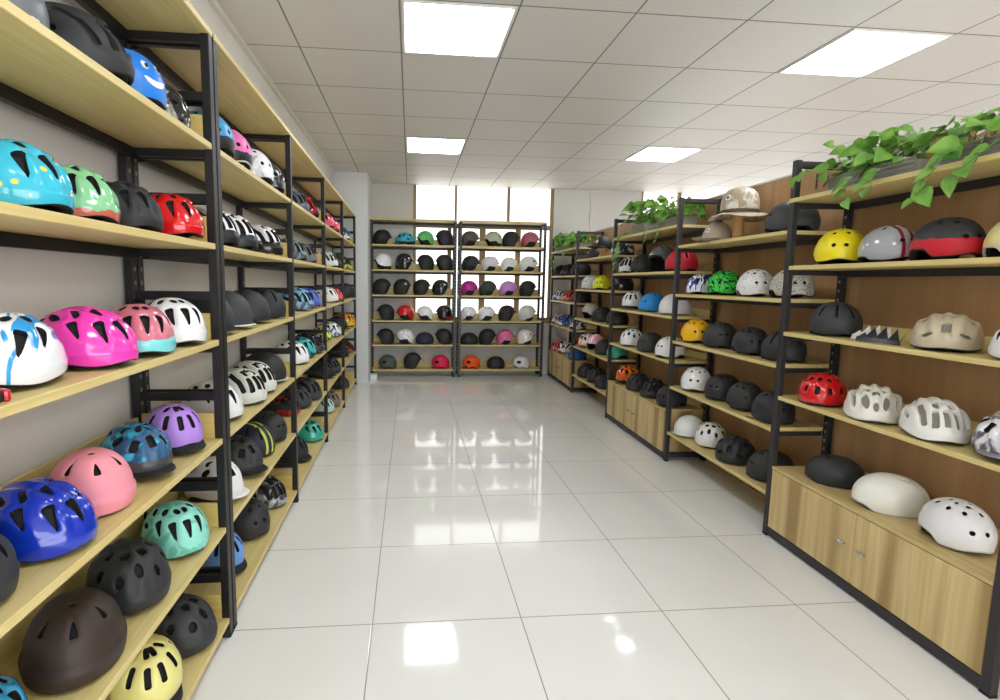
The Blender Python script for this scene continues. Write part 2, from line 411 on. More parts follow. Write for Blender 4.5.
def grid_mat(name, tile, x0, y0, colr, linec, lw, rough, floor=False):
    k = NT(name); p = k.pos(); x, y, z = k.xyz(p)
    def dist(v, o):
        f = k.math('FRACT', k.math('DIVIDE', k.math('SUBTRACT', v, o - 100 * tile), tile))
        return k.math('MULTIPLY', k.math('MINIMUM', f, k.math('SUBTRACT', 1, f)), tile)
    d = k.math('MINIMUM', dist(x, x0), dist(y, y0))
    f = k.math('SUBTRACT', 1, k.step(d, lw, lw * .4))
    if floor:
        n = k.noise(p, 2.2, 4, .8); n2 = k.noise(p, 300, 2)
        col = k.mix(k.math('MULTIPLY', k.step(n, .55, .2), .5), rgb(colr), rgb('e7e6e3'))
    else:
        n2 = k.noise(p, 260, 3); n = n2
        col = k.mix(k.math('MULTIPLY', k.step(n2, .5, .2), .25), rgb(colr), rgb('cfcbc5'))
    k.base(k.mix(f, col, rgb(linec)))
    k.l(k.math('ADD', k.math('MULTIPLY', f, .3), rough), k.p.inputs['Roughness'])
    hgt = k.step(d, lw, lw); k.bump(hgt, .35, .0015 if floor else .004)
    if floor: k.p.inputs['Specular IOR Level'].default_value = .62; k.p.inputs['Coat Weight'].default_value = .35; k.p.inputs['Coat Roughness'].default_value = .02
    return k.m
# ---------------------------------------------------------------- setting
TILE, CX, CY, CZ = .636, -.0645, 3.477, 2.883
FT, FX, FY = .6304, -.1538, 2.0189
XL, YB, YF, XR = -1.05, 7.93, -3.0, 6.6
FLOORM = grid_mat('polished_floor_tile', FT, FX, FY, 'efefec', '8d8b85', .0022, .075, True)
CEILM = grid_mat('ceiling_tile', TILE, CX, CY, 'd8d5cf', '7f7b75', .005, .5)
tag(MB().box(XL - .1, XR, YF, YB + .1, -.05, 0, 0).build('floor', FLOORM), kind='structure')
tag(MB().box(XL - .1, XR, YF, YB + .1, CZ, CZ + .05, 0).build('ceiling', CEILM), kind='structure')
tag(MB().box(XL - .1, XL, YF, YB + .1, 0, CZ, 0).build('wall_left', WALLW), kind='structure')
tag(MB().box(XR, XR + .1, YF, YB + .1, 0, CZ, 0).build('wall_right', WALLW), kind='structure')
tag(MB().box(XL, XR, YF - .1, YF, 0, CZ, 0).build('wall_front', WALLW), kind='structure')
tag(MB().box(XL, -.59, 7.2, YB, 0, CZ, .004).build('trim_1', COLW), kind='structure')          # the corner column
WX = [(.035, 2.205, .84), (3.60, 6.45, .84)]
b = MB().box(XL, WX[0][0], YB, YB + .1, 0, CZ, 0).box(WX[0][0], WX[0][1], YB, YB + .1, 0, .84, 0)
b.box(WX[0][1], WX[1][0], YB, YB + .1, 0, CZ, 0).box(WX[1][0], WX[1][1], YB, YB + .1, 0, .84, 0).box(WX[1][1], XR, YB, YB + .1, 0, CZ, 0)
tag(b.build('wall_back', WALLG), kind='structure')
tag(MB().box(XL, XL + .028, YF, 7.2, CZ - .03, CZ, .002).build('trim_2', WALLW), kind='structure')   # ceiling edge strip
def window(n, x0, x1, zs, ups, lows, tr):
    r = empty('window_%d' % n, ((x0 + x1) / 2, YB + .05, zs)); tag(r, kind='structure'); cx, cy = (x0 + x1) / 2, YB + .05
    f = MB(); X = lambda v: v - cx
    f.box(X(x0), X(x1), -.03, .03, 0, .05)
    f.box(X(x0), X(x0 + .045), -.03, .03, .05, CZ - zs - .001).box(X(x1 - .05), X(x1), -.03, .03, .05, CZ - zs - .001)
    f.box(X(x0), X(x1), -.031, .031, tr - zs, tr - zs + .07)
    for a, c in ups: f.box(X(a), X(c), -.028, .028, tr - zs + .07, CZ - zs - .001)
    for a, c in lows: f.box(X(a), X(c), -.032, .028, .05, tr - zs)
    f.build('frame', FRAMEW, r)
    MB().box(X(x0), X(x1), .004, .012, .02, CZ - zs - .005, 0).build('pane', PANE, r)
    MB().box(X(x0) - .01, X(x1) + .01, -.10, -.03, -.03, 0).build('window_sill', FRAMEW, r)
window(1, WX[0][0], WX[0][1], .84, [(.665, .70), (1.475, 1.52)], [(.03, .08), (.56, .62), (1.055, 1.15), (1.62, 1.70)], 2.25)
window(2, WX[1][0], WX[1][1], .84, [(4.21, 4.27), (5.2, 5.26)], [(4.21, 4.27), (5.2, 5.26)], 2.0)
r = empty('window_3', (2.8, YF + .02, .3)); tag(r, kind='structure')  # invented window behind the camera, added as fill light for the room
f = MB().box(-3.6, 3.6, -.02, .03, 0, .06).box(-3.6, 3.6, -.02, .03, 2.24, 2.30)
for k in range(6): f.box(-3.6 + k*1.428, -3.54 + k*1.428, -.02, .03, .06, 2.24)
f.build('frame', FRAMEW, r); MB().box(-3.59, 3.59, -.012, -.004, .03, 2.27, 0).build('pane', FILL_PANE, r)
# brown board wall behind the right racks, turned as they are
RA = .018
RX = lambda Y: 2.035 + RA * (Y - 2.0)
pw = MB().box(0, .022, -3.0, 5.9, 0, 2.13, .001).build('wall_partition', PLY); pw.location = (2.392, 2.0, 0); pw.rotation_euler = (0, 0, -RA)
tag(pw, kind='structure')
pt = MB().box(-.003, .026, -3.0, 5.9, 2.13, 2.142, .001).build('trim_3', WHITEP); pt.location = pw.location; pt.rotation_euler = pw.rotation_euler
tag(pt, kind='structure')
# lamps let into the ceiling grid
LN = {(0,-1):'square ceiling light nearest the left rack', (0,3):'square ceiling light in front of the back window', (4,-1):'square ceiling light above the nearest right rack', (4,3):'square ceiling light above the far right racks'}
def lamp(kx, my):
    x, y = CX + (kx + .5) * TILE, CY + (my + .5) * TILE
    r = empty('ceiling_light', (x, y, CZ)); tag(r, LN.get((kx, my), 'square ceiling light outside the picture'), 'ceiling light', 'ceiling panel lights')
    h = TILE / 2 - .012
    f = MB().box(-h, h, -h, -h + .014, -.008, -.0005).box(-h, h, h - .014, h, -.008, -.0005).box(-h, -h + .014, -h + .014, h - .014, -.008, -.0005).box(h - .014, h, -h + .014, h - .014, -.008, -.0005)
    f.build('frame', WHITEP, r)
    V = []; rr = .05; q = h - .014
    for cx, cy, a0 in ((q-rr, q-rr, 0), (-q+rr, q-rr, 90), (-q+rr, -q+rr, 180), (q-rr, -q+rr, 270)):
        for k in range(7): a = math.radians(a0 + 15*k); V.append((cx + rr*math.cos(a), cy + rr*math.sin(a), -.006))
    n = len(V); V += [(a, c, -.002) for a, c, _ in V]
    F = [list(range(n))[::-1], [n + k for k in range(n)]] + [[k, (k+1) % n, n + (k+1) % n, n + k] for k in range(n)]
    link('diffuser', mesh_of('diffuser', V, F, None, 1, False), r, (LAMP,))
for kx in (0, 4, 8):
    for my in (-5, -1, 3): lamp(kx, my)
# ---------------------------------------------------------------- racks
def rack(label, loc, rz, L, D, levels, top, ends, lip=0, guard=False, steel=BLACK, topboard=True, group=None, posttop=None, bottom_rail=False, shelf_h=.022, slotted=False):
    """u runs along local x from 0 to L, the open front is local y = 0, the wall side y = D"""
    r = empty('shelf_rack', loc, rz); tag(r, label, 'shelf rack', group)
    w, t = .030, .036; pt = posttop or top
    for (u, _) in ends:
        for d in (0, D - .03):
            po = MB().box(-t/2, t/2, 0, w, .012, pt, .002).build('post', SLOTTED if (d > 0 or slotted) else steel, r); po.location = (u, d, 0)
            MB().box(-t/2 - .001, t/2 + .001, -.001, w + .001, 0, .014, .002).build('foot', FOAM, po)
    us = [.018, L - .018]
    zs = list(levels) + ([top] if topboard else [])
    for z in zs:
        tp = topboard and z == top
        MB().box(.004, L - .004, .002 if not tp else -.004, D - .004, z - shelf_h, z, .002).build('shelf', OAK, r)
        for k, u in enumerate(us):
            MB().box(u - .012, u + .012, .03, D - .03, z - shelf_h - .028, z - shelf_h - .001, .001).build('cross_bar', steel, r)
            if guard and not tp:
                MB().box(u - .010, u + .010, .03, D - .03, z + .146, z + .178, .001).build('guard_bar', steel, r)
        MB().box(.03, L - .03, D - .055, D - .03, z - shelf_h - .036, z - shelf_h - .001, .001).build('rear_rail', steel, r)
        if lip and not tp:
            MB().box(.02, L - .02, D - .022, D - .010, z + .0005, z + lip, .001).build('back_board', OAK, r)
            if guard:
                MB().box(L - .034, L - .022, .032, D - .032, z + .0005, z + .098, .001).build('side_board', OAKS, r)
    if not topboard or (posttop and posttop > top):
        for u in us: MB().box(u - .012, u + .012, .03, D - .03, pt - .035, pt - .006, .001).build('cross_bar', steel, r)
    if bottom_rail:
        MB().box(.018, L - .018, .004, .028, .008, .052, .001).build('front_rail', steel, r)
        MB().box(.018, L - .018, D - .028, D - .004, .008, .052, .001).build('rear_rail', steel, r)
    else:
        for u in us: MB().box(u - .012, u + .012, .03, D - .03, .03, .062, .001).build('cross_bar', steel, r)
    return r
LA = .006
LXF = lambda Y: -.712 - LA * (Y - 2.0)
LZ = [1.91, 1.555, 1.20, .82, .463, .085]; BZ = [1.965, 1.60, 1.23, .85, .487, .113]
RO = [1.54, 1.18, .82]; RE = [1.735, 1.36, .992, .625, .25]
LU = [(.76, 2.012), (2.022, 3.275), (3.275, 4.535), (4.535, 5.79), (5.79, 7.11)]
LL = ['tall black steel shelf rack nearest the camera on the left wall', 'second black shelf rack along the left wall, behind the double post', 'third black shelf rack along the left wall', 'fourth black shelf rack along the left wall', 'last left wall shelf rack, ending at the white column']
for i, (a, c) in enumerate(LU):
    L = c - a; ends = ([(.018, 0), (L - .018, 1)] if i < 2 else [(L - .018, 1)])
    rack(LL[i], (LXF(a), a, 0), math.pi / 2 + LA, L, .325, LZ, 2.305, ends, .085, True, BLACK, True, 'shelf racks on the left wall')
for i, (a, c) in enumerate([(-.60, .675), (.715, 2.02)]):
    L = c - a
    rack(['left half of the helmet rack across the back window, beside the column', 'right half of the helmet rack across the back window'][i], (a, 7.62, 0), 0, L, .305, BZ, 2.335, [(.018, 0), (L - .018, 1)], .10, False, BLACK, True, 'shelf racks on the back wall', slotted=True)
RU = [(1.468, 2.672), (2.672, 3.900), (3.900, 5.235), (5.235, 6.505), (6.505, 7.74)]
RL = ['right shelf rack nearest the camera, above the two door cabinet with chrome handles', 'second right shelf rack, topped by the beige bucket hat', 'third right shelf rack, with a planter on top and cabinet below', 'fourth right shelf rack, between the two farther cabinets', 'farthest right shelf rack, in the corner by the back window']
CL = ['wide oak two door cabinet nearest the camera on the right', 'oak cabinet in the middle right rack, under black helmets', 'farthest oak cabinet on the right, beside the back rack']
for i, (a, c) in enumerate(RU):
    L = c - a; odd = i % 2 == 0
    ends = [(.018, 0), (L - .018, 1)] if i == 0 else [(.018, 0)]
    loc = (RX(c), c, 0)
    rack(RL[i], loc, -math.pi / 2 - RA + 2 * 0, L, .345, RO if odd else RE, 1.90 if odd else 2.1, ends, .055 if odd else 0, False, GREYSTEEL, odd, 'shelf racks on the right', 2.10, odd)
    if odd:
        r = empty('storage_cabinet', loc, -math.pi / 2 - RA); tag(r, CL[i // 2], 'cabinet', 'oak cabinets under the right racks')
        r.location.z = .055; g = .037
        MB().box(g, L - g, .022, .338, 0, .342, .001).build('body', CAB, r)
        MB().box(g, L - g, .000, .340, .342, .360, .0015).build('top', CABTOP, r)
        MB().box(g + .02, L - g - .02, .318, .330, .360, .415, .001).build('back_board', CABTOP, r)
        mid = L / 2
        for (u0, u1, hu) in ((g + .001, mid - .0015, mid - .055), (mid + .0015, L - g - .001, mid + .055)):
            d = MB().box(u0, u1, .003, .0215, .003, .338, .0015).build('door', CAB, r)
            h = MB().box(hu - .018, hu + .018, -.018, -.010, .168, .184, .003).box(hu - .013, hu - .007, -.011, .004, .172, .180).box(hu + .007, hu + .013, -.011, .004, .172, .180)
            h.build('handle', CHROME, d)['label'] = 'small chrome door handle'
# ---------------------------------------------------------------- helmets
MESH = {}
def shared(key, geo, nmat=1):
    if key not in MESH:
        V, F, S = geo(); MESH[key] = mesh_of(key[0], V, F, S, nmat)
    return MESH[key]
def decal_geo(S, az, el, w, h, k=1.014, bend=0):
    V = []; F = []; n = 10; m = 5; a0 = math.radians(az); p0 = math.radians(el)
    for lay in (k, k - .03):
        for i in range(n + 1):
            t = 2*i/n - 1
            for j in range(m + 1):
                q = (2*j/m - 1) * math.sqrt(max(0, 1 - abs(t) ** 3)) if abs(t) < 1 else 0
                V.append(dome(dict(S, rib=0, ridge=0), a0 + t*w/2/S['b'], p0 + (q*h/2 + bend*t*t)/S['c'], lay))
    o = (n+1)*(m+1)
    for i in range(n):
        for j in range(m):
            a = i*(m+1) + j; F.append([a, a+m+1, a+m+2, a+1]); F.append([o+a, o+a+1, o+a+m+2, o+a+m+1])
        for j in (0, m): F.append([i*(m+1)+j, (i+1)*(m+1)+j, o+(i+1)*(m+1)+j, o+i*(m+1)+j])
    return V, F, [0]*len(F)
def rim_geo(S):
    # dark edge band that runs round the bottom of the shell
    V = []; F = []; n = 72; m = 6
    for i in range(n):
        th = 2*math.pi*i/n; d = math.degrees(th) if i <= n/2 else 360 - math.degrees(th)
        z = max(.004, keyed(S['rim'], d)); c = dome(dict(S, rib=0, ridge=0), th, phi_of(S, z), .985)
        for k in range(m):
            a = 2*math.pi*k/m; q = 1 + .0042*math.cos(a)/S['b']; V.append((c[0]*q, c[1]*q, max(.0003, c[2] + .0042*math.sin(a))))
    for i in range(n):
        b = (i+1) % n
        for k in range(m): F.append([i*m+k, b*m+k, b*m+(k+1) % m, i*m+(k+1) % m])
    return V, F, [0]*len(F)
def strap_geo(S, sg):
    # a webbing strap that shows below the ear cut-out
    V = []; F = []
    pts = [(.03*1, .088*sg, .05), (.02, .097*sg, .02), (.0, .104*sg, .004), (-.02, .118*sg, .003), (-.035, .135*sg, .003)]
    for p in pts:
        for dx in (-.008, .008): V += [(p[0]+dx, p[1], p[2]), (p[0]+dx, p[1], p[2]+.002)]
    for i in range(len(pts)-1):
        a = i*4; c = a+4
        for k0, k1 in ((0, 1), (1, 3), (3, 2), (2, 0)): F.append([a+k0, a+k1, c+k1, c+k0])
    F.append([0, 1, 3, 2]); F.append([16, 17, 19, 18])
    return V, F, [0]*len(F)
STRAPPED = {'canary yellow', 'amber yellow h', 'large black dom', 'bright yellow h'}
def helmet(st, name, x, y, z, yaw, sc, spec, label, group):
    S = STY[st]; r = empty(name, (x, y, z), math.radians(yaw), sc); tag(r, label, 'helmet', group)
    pm = paint(spec)
    pale = spec.startswith(('s:ea', 's:ec', 's:c4b7')); lm = plain('grey_foam_liner', '8a867a', .85) if pale else FOAM
    link('shell', shared(('shell', st), lambda: shell_geo(S), 2), r, (pm, pm if pale else FOAM))
    link('liner', shared(('liner', st), lambda: liner_geo(S)), r, (lm,))
    if st not in ('smooth', 'jet'): link('edge_trim', shared(('edge_trim', st), lambda: rim_geo(S)), r, (FOAM if not spec.startswith(('s:e', 's:d')) else paint('s:c9c9c6'),))
    bm = paint('m:' + spec.split('|')[1]) if '|' in spec else (pm if st in ('jet', 'ski', 'snow', 'smooth') else FOAM)
    if 'visor' in S: link('visor', shared(('visor', st), lambda: brim_geo(S, S['visor'])), r, (bm,))
    elif 'brim' in S: link('brim', shared(('brim', st), lambda: brim_geo(S, S['brim'])), r, (bm,))
    if 'pad' in S:
        for sg in (1, -1): link('ear_pad', shared(('ear_pad', st, sg), lambda: pad_geo(S, sg)), r, (FOAM,))
    if S.get('goggle'):
        for sg in (1, -1): link('ear_cover', shared(('ear_cover', st, sg), lambda: decal_geo(S, 62*sg, 16, .06, .045, 1.02)), r, (FOAM,))
    if 'mark:' in spec:
        mm = paint('g:' + spec.split('mark:')[1][:6])
        for sg in (1, -1): link('emblem', shared(('emblem', st, sg), lambda: decal_geo(S, 58*sg, 26, .035, .03)), r, (mm,))
    if 'face:' in spec:
        wm = paint('g:f4f4f4')
        for sg in (1, -1):
            e = link('eye', shared(('eye', st, sg), lambda: decal_geo(S, 15*sg, 30, .022, .027)), r, (wm,))
            link('pupil', shared(('pupil', st, sg), lambda: decal_geo(S, 13*sg, 29, .010, .013, 1.03)), e, (FOAM,))
        link('mouth', shared(('mouth', st), lambda: decal_geo(S, 0, 4, .075, .018, 1.014, .014)), r, (wm,))
    if label.startswith(tuple(STRAPPED)):
        for sg in (1, -1): link('chin_strap', shared(('chin_strap', sg), lambda: strap_geo(S, sg)), r, (FOAM,))
    return r
def cap(x, y, z, yaw, sc, spec, label, group):
    S = dict(a=.098, b=.084, c=.118, zc=.006, c2=.01, rim=[(0, .004), (180, .004)], holes=[(0, 24, .001, .001, 0, 'e')], coarse=1)
    r = empty('baseball_cap', (x, y, z), math.radians(yaw), sc); tag(r, label, 'cap', group); m = paint(spec)
    link('crown', shared(('crown', 'cap'), lambda: shell_geo(S), 2), r, (m, FOAM))
    link('brim', shared(('brim', 'cap'), lambda: brim_geo(S, (62, .088, .020, -.010), .003)), r, (m,))
    MB().lathe([(.0065, .122), (.007, .1245), (.004, .127), (.0005, .1275)], 0, 0, 12).build('button', m, r, True)
    b = link('badge', shared(('badge', 'cap'), lambda: decal_geo(S, 0, 32, .034, .034, 1.02)), r, (paint('s:ecebe8'),))
    link('badge_mark', shared(('badge_mark', 'cap'), lambda: decal_geo(S, 0, 32, .017, .008, 1.04)), b, (paint('m:34465c'),))
    return r
def bucket(x, y, z, yaw, sc, spec, label, group):
    r = empty('bucket_hat', (x, y, z), math.radians(yaw), sc); tag(r, label, 'hat', group); m = paint(spec)
    MB().lathe([(.012, .150), (.05, .146), (.076, .128), (.088, .098), (.093, .05), (.094, .012), (.100, .012), (.101, .05), (.098, .09), (.088, .124), (.066, .148), (.036, .161), (.010, .164)], 0, 0, 40, .93).build('crown', m, r, True)
    V = []; F = []; n = 60
    for i in range(n):
        a = 2*math.pi*i/n; wv = .010*math.sin(3*a + 1)
        for q, dz in ((0, 0), (.5, -.006), (1, -.020)):
            R = .095 + .066*q; V.append((R*math.cos(a), R*.93*math.sin(a), .016 + dz + wv*q))
        for q, dz in ((1, -.023), (0, -.004)):
            R = .095 + .066*q; V.append((R*math.cos(a), R*.93*math.sin(a), .016 + dz + wv*q))
    for i in range(n):
        b = (i+1) % n
        for k in range(5): F.append([i*5+k, b*5+k, b*5+(k+1) % 5, i*5+(k+1) % 5])
    link('brim', mesh_of('brim', V, F), r, (m,))
    V = []; F = []
    MB().lathe([(.1005, .018), (.1025, .022), (.1025, .034), (.1000, .038), (.0994, .028), (.1005, .018)], 0, 0, 40, .93, False).build('hat_band', paint('m:5c4a3a'), r, True)
    S = dict(a=.112, b=.104, c=.158, zc=.006, c2=.01, rim=[(0, .004), (180, .004)], holes=[])
    b = link('badge', mesh_of('badge', *decal_geo(S, 10, 34, .036, .036, 1.05)), r, (paint('s:ecebe8'),))
    link('badge_mark', mesh_of('badge_mark', *decal_geo(S, 10, 34, .015, .015, 1.07)), b, (paint('m:34465c'),))
    return r
HELMETS = [
 ('skate', 'bike_helmet', -0.872, 1.191, 1.9104, -20.0, 0.947, 's:6d7278+low:f4f4f4:.030', 'grey helmet with white rim, first from camera on first shelf, nearest left rack', 'helmets on the nearest left rack'),
 ('road', 'bike_helmet', -0.848, 1.41, 1.9104, 8.0, 0.987, 'm:2f3135', 'charcoal long vented bike helmet, second from camera on first shelf, nearest left rack', 'helmets on the nearest left rack'),
 ('kid_lid', 'kids_helmet', -0.828, 1.629, 1.9104, -20.0, 1.003, 's:1f7fe0+face:ffffff', 'blue child helmet with smiling face, third from camera on first shelf, nearest left rack', 'helmets on the nearest left rack'),
 ('skate', 'skate_helmet', -0.857, 1.868, 1.9104, -20.0, 0.916, 'g:17171a+galaxy:c4c0aa', 'small black helmet with pale patches, fourth from camera on first shelf, nearest left rack', 'helmets on the nearest left rack'),
 ('kids', 'kids_helmet', -0.856, 1.2, 1.5554, -14.0, 0.982, 'g:35b8d4+dots:f2d24a', 'big turquoise child helmet with stars, first from camera on second shelf, nearest left rack', 'helmets on the nearest left rack'),
 ('kids', 'kids_helmet', -0.861, 1.414, 1.5554, -30.0, 0.946, 'g:8ccf9a+low:cf6a5e:.036', 'mint child helmet with coral base, second from camera on second shelf, nearest left rack', 'helmets on the nearest left rack'),
 ('kids', 'bike_helmet', -0.855, 1.633, 1.5554, -30.0, 0.952, 'm:2f3134', 'dull black vented helmet, third from camera on second shelf, nearest left rack', 'helmets on the nearest left rack'),
 ('kids', 'kids_helmet', -0.822, 1.857, 1.5554, -35.0, 0.978, 'g:d81420', 'glossy red vented child helmet, fourth from camera on second shelf, nearest left rack', 'helmets on the nearest left rack'),
 ('oval', 'bike_helmet', -0.839, 1.139, 1.2004, -66.0, 0.95, 'g:f0f3f7+streak:2a9be0', 'white helmet with sky blue streaks, first from camera on third shelf, nearest left rack', 'helmets on the nearest left rack'),
 ('kids', 'kids_helmet', -0.826, 1.374, 1.2004, -12.0, 0.953, 'g:f23fb4', 'hot pink vented child helmet, second from camera on third shelf, nearest left rack', 'helmets on the nearest left rack'),
 ('oval', 'kids_helmet', -0.809, 1.598, 1.2004, -52.0, 0.942, 'g:d5778a+low:7fdfe0:.055', 'rose helmet fading to aqua base, third from camera on third shelf, nearest left rack', 'helmets on the nearest left rack'),
 ('oval', 'bike_helmet', -0.823, 1.846, 1.2004, -42.0, 1.008, 'g:f1f1f3', 'plain white helmet with oval vents, fourth from camera on third shelf, nearest left rack', 'helmets on the nearest left rack'),
 ('plate', 'bike_helmet', -0.857, 0.972, 0.8204, -20.0, 0.908, 'm:3a3c40', 'slate grey helmet cut by photo edge, first from camera on fourth shelf, nearest left rack', 'helmets on the nearest left rack'),
 ('kids', 'bike_helmet', -0.836, 1.179, 0.8204, -14.0, 0.949, 'g:1034b4', 'glossy cobalt blue vented helmet, second from camera on fourth shelf, nearest left rack', 'helmets on the nearest left rack'),
 ('urban', 'urban_helmet', -0.849, 1.401, 0.8204, -50.0, 0.889, 'm:f59aa8', 'matte pink dome with teardrop vents, third from camera on fourth shelf, nearest left rack', 'helmets on the nearest left rack'),
 ('trail', 'trail_helmet', -0.855, 1.641, 0.8204, -36.0, 0.868, 's:2d5c86+galaxy:38b6d8+low:46484c:.072', 'grey helmet with blue marbled crown, fourth from camera on fourth shelf, nearest left rack', 'helmets on the nearest left rack'),
 ('pill', 'urban_helmet', -0.843, 1.867, 0.8204, -40.0, 0.879, 'm:b288e2', 'lavender helmet with black visor, fifth from camera on fourth shelf, nearest left rack', 'helmets on the nearest left rack'),
 ('kids', 'kids_helmet', -0.875, 1.016, 0.4634, -45.0, 0.926, 'g:2f9fd4', 'bright blue helmet cut by bottom edge, first from camera on fifth shelf, nearest left rack', 'helmets on the nearest left rack'),
 ('urban', 'urban_helmet', -0.841, 1.283, 0.4634, -58.0, 0.977, 'm:43352e', 'dark brown dome with teardrop vents, second from camera on fifth shelf, nearest left rack', 'helmets on the nearest left rack'),
 ('plate', 'bike_helmet', -0.846, 1.546, 0.4634, -48.0, 1.002, 'm:37393c', 'matte black helmet with oval vents, third from camera on fifth shelf, nearest left rack', 'helmets on the nearest left rack'),
 ('oval', 'kids_helmet', -0.842, 1.847, 0.4634, -45.0, 0.995, 's:92e2d0+galaxy:6cc4b2', 'pale turquoise helmet with mottled crown, fourth from camera on fifth shelf, nearest left rack', 'helmets on the nearest left rack'),
 ('pill', 'urban_helmet', -0.843, 1.606, 0.0854, -50.0, 0.979, 's:e9e391', 'pastel yellow helmet with long slots, first from camera on sixth shelf, nearest left rack', 'helmets on the nearest left rack'),
 ('plate', 'bike_helmet', -0.853, 1.846, 0.0854, -14.0, 1.039, 'm:3b3d41', 'tall charcoal helmet with square vents, second from camera on sixth shelf, nearest left rack', 'helmets on the nearest left rack'),
 ('skate', 'kids_helmet', -0.824, 2.198, 1.9104, -30.0, 0.976, 's:4aa3dc+low:141416:.07', 'small sky blue and black helmet, first from camera on first shelf, second left rack', 'helmets on the second left rack'),
 ('skate', 'kids_helmet', -0.828, 2.433, 1.9104, -30.0, 1.002, 's:ee76b8+low:17171a:.065', 'pink topped black skate helmet, second from camera on first shelf, second left rack', 'helmets on the second left rack'),
 ('skate', 'skate_helmet', -0.829, 2.791, 1.9104, -30.0, 1.011, 'g:eef0f3+galaxy:b8bec6', 'white skate helmet with silver print, third from camera on first shelf, second left rack', 'helmets on the second left rack'),
 ('skate', 'skate_helmet', -0.83, 3.045, 1.9104, -30.0, 0.994, 'g:2c2d31+galaxy:9aa0a8', 'black skate helmet with silver patches, fourth from camera on first shelf, second left rack', 'helmets on the second left rack'),
 ('road', 'bike_helmet', -0.853, 2.256, 1.5554, -24.0, 1.0, 's:f0f1f3+low:1a1b1e:.07', 'white topped helmet with speckled base, first from camera on second shelf, second left rack', 'helmets on the second left rack'),
 ('road', 'bike_helmet', -0.849, 2.496, 1.5554, -24.0, 1.024, 's:f0f1f3+low:1e2a2a:.07', 'white over dark green helmet, second from camera on second shelf, second left rack', 'helmets on the second left rack'),
 ('road', 'bike_helmet', -0.853, 2.989, 1.5554, -24.0, 1.032, 'g:e8eaec+low:161719:.075', 'white helmet with glossy black base, third from camera on second shelf, second left rack', 'helmets on the second left rack'),
 ('smooth', 'commuter_helmet', -0.852, 2.179, 1.2004, -20.0, 0.993, 'm:3f4247', 'grey smooth commuter helmet behind post, first from camera on third shelf, second left rack', 'helmets on the second left rack'),
 ('smooth', 'commuter_helmet', -0.852, 2.427, 1.2004, -20.0, 0.992, 'm:45484d|f0f0f0', 'grey smooth helmet with white brim line, second from camera on third shelf, second left rack', 'helmets on the second left rack'),
 ('smooth', 'commuter_helmet', -0.861, 2.766, 1.2004, -20.0, 0.98, 'm:3b3e43', 'plain slate smooth commuter helmet, third from camera on third shelf, second left rack', 'helmets on the second left rack'),
 ('slot', 'commuter_helmet', -0.859, 3.107, 1.2004, -20.0, 0.98, 'm:303338', 'dark smooth helmet with centre slot, fourth from camera on third shelf, second left rack', 'helmets on the second left rack'),
 ('oval', 'bike_helmet', -0.862, 2.28, 0.8204, -25.0, 1.046, 'g:eceeef', 'white vented helmet half hidden by post, first from camera on fourth shelf, second left rack', 'helmets on the second left rack'),
 ('road', 'bike_helmet', -0.846, 2.587, 0.8204, -28.0, 0.999, 's:cfd4c9', 'larger sage grey road helmet, second from camera on fourth shelf, second left rack', 'helmets on the second left rack'),
 ('road', 'bike_helmet', -0.86, 2.831, 0.8204, -28.0, 0.995, 's:d2d7cd', 'smaller sage grey road helmet, third from camera on fourth shelf, second left rack', 'helmets on the second left rack'),
 ('smooth', 'commuter_helmet', -0.87, 3.103, 0.8204, -22.0, 1.009, 'm:2f3034|d8d8d8', 'black smooth helmet with pale rim, fourth from camera on fourth shelf, second left rack', 'helmets on the second left rack'),
 ('trail', 'trail_helmet', -0.869, 2.288, 0.4634, -25.0, 0.972, 's:e9ebec|e9ebec', 'white helmet with white visor, first from camera on fifth shelf, second left rack', 'helmets on the second left rack'),
 ('trail', 'trail_helmet', -0.868, 2.584, 0.4634, -30.0, 1.01, 'm:404246', 'charcoal helmet with wide visor, second from camera on fifth shelf, second left rack', 'helmets on the second left rack'),
 ('slot', 'commuter_helmet', -0.873, 2.856, 0.4634, -30.0, 0.986, 'm:2c3152+stripe:c9d24a', 'navy helmet with yellow stripes, third from camera on fifth shelf, second left rack', 'helmets on the second left rack'),
 ('bowl', 'bike_helmet', -0.87, 3.11, 0.4634, -30.0, 1.0, 'm:34353a', 'black dome with two slits, fourth from camera on fifth shelf, second left rack', 'helmets on the second left rack'),
 ('pill', 'urban_helmet', -0.882, 2.366, 0.0854, -40.0, 0.935, 's:6ea0e6', 'periwinkle blue slotted helmet, first from camera on sixth shelf, second left rack', 'helmets on the second left rack'),
 ('skate', 'skate_helmet', -0.865, 2.691, 0.0854, -40.0, 1.028, 'm:38393d', 'dull black dome with round holes, second from camera on sixth shelf, second left rack', 'helmets on the second left rack'),
 ('road', 'bike_helmet', -0.869, 3.06, 0.0854, -30.0, 0.974, 'g:34363b+galaxy:a6a8ac', 'black and silver road helmet, third from camera on sixth shelf, second left rack', 'helmets on the second left rack'),
 ('road', 'bike_helmet', -0.872, 3.913, 1.9104, -25.0, 0.949, 's:56606e', 'slate blue road helmet, first from camera on first shelf, third left rack', 'helmets on the third left rack'),
 ('road', 'bike_helmet', -0.858, 4.192, 1.9104, -25.0, 1.022, 'g:c8262e+galaxy:1c1c20', 'red and black road helmet, second from camera on first shelf, third left rack', 'helmets on the third left rack'),
 ('road', 'bike_helmet', -0.87, 3.782, 1.5554, -25.0, 0.973, 's:7d8b92+galaxy:3a464d', 'grey road helmet with teal vents, first from camera on second shelf, third left rack', 'helmets on the third left rack'),
 ('road', 'bike_helmet', -0.871, 4.173, 1.5554, -25.0, 0.981, 'm:6c7177', 'plain grey road helmet, second from camera on second shelf, third left rack', 'helmets on the third left rack'),
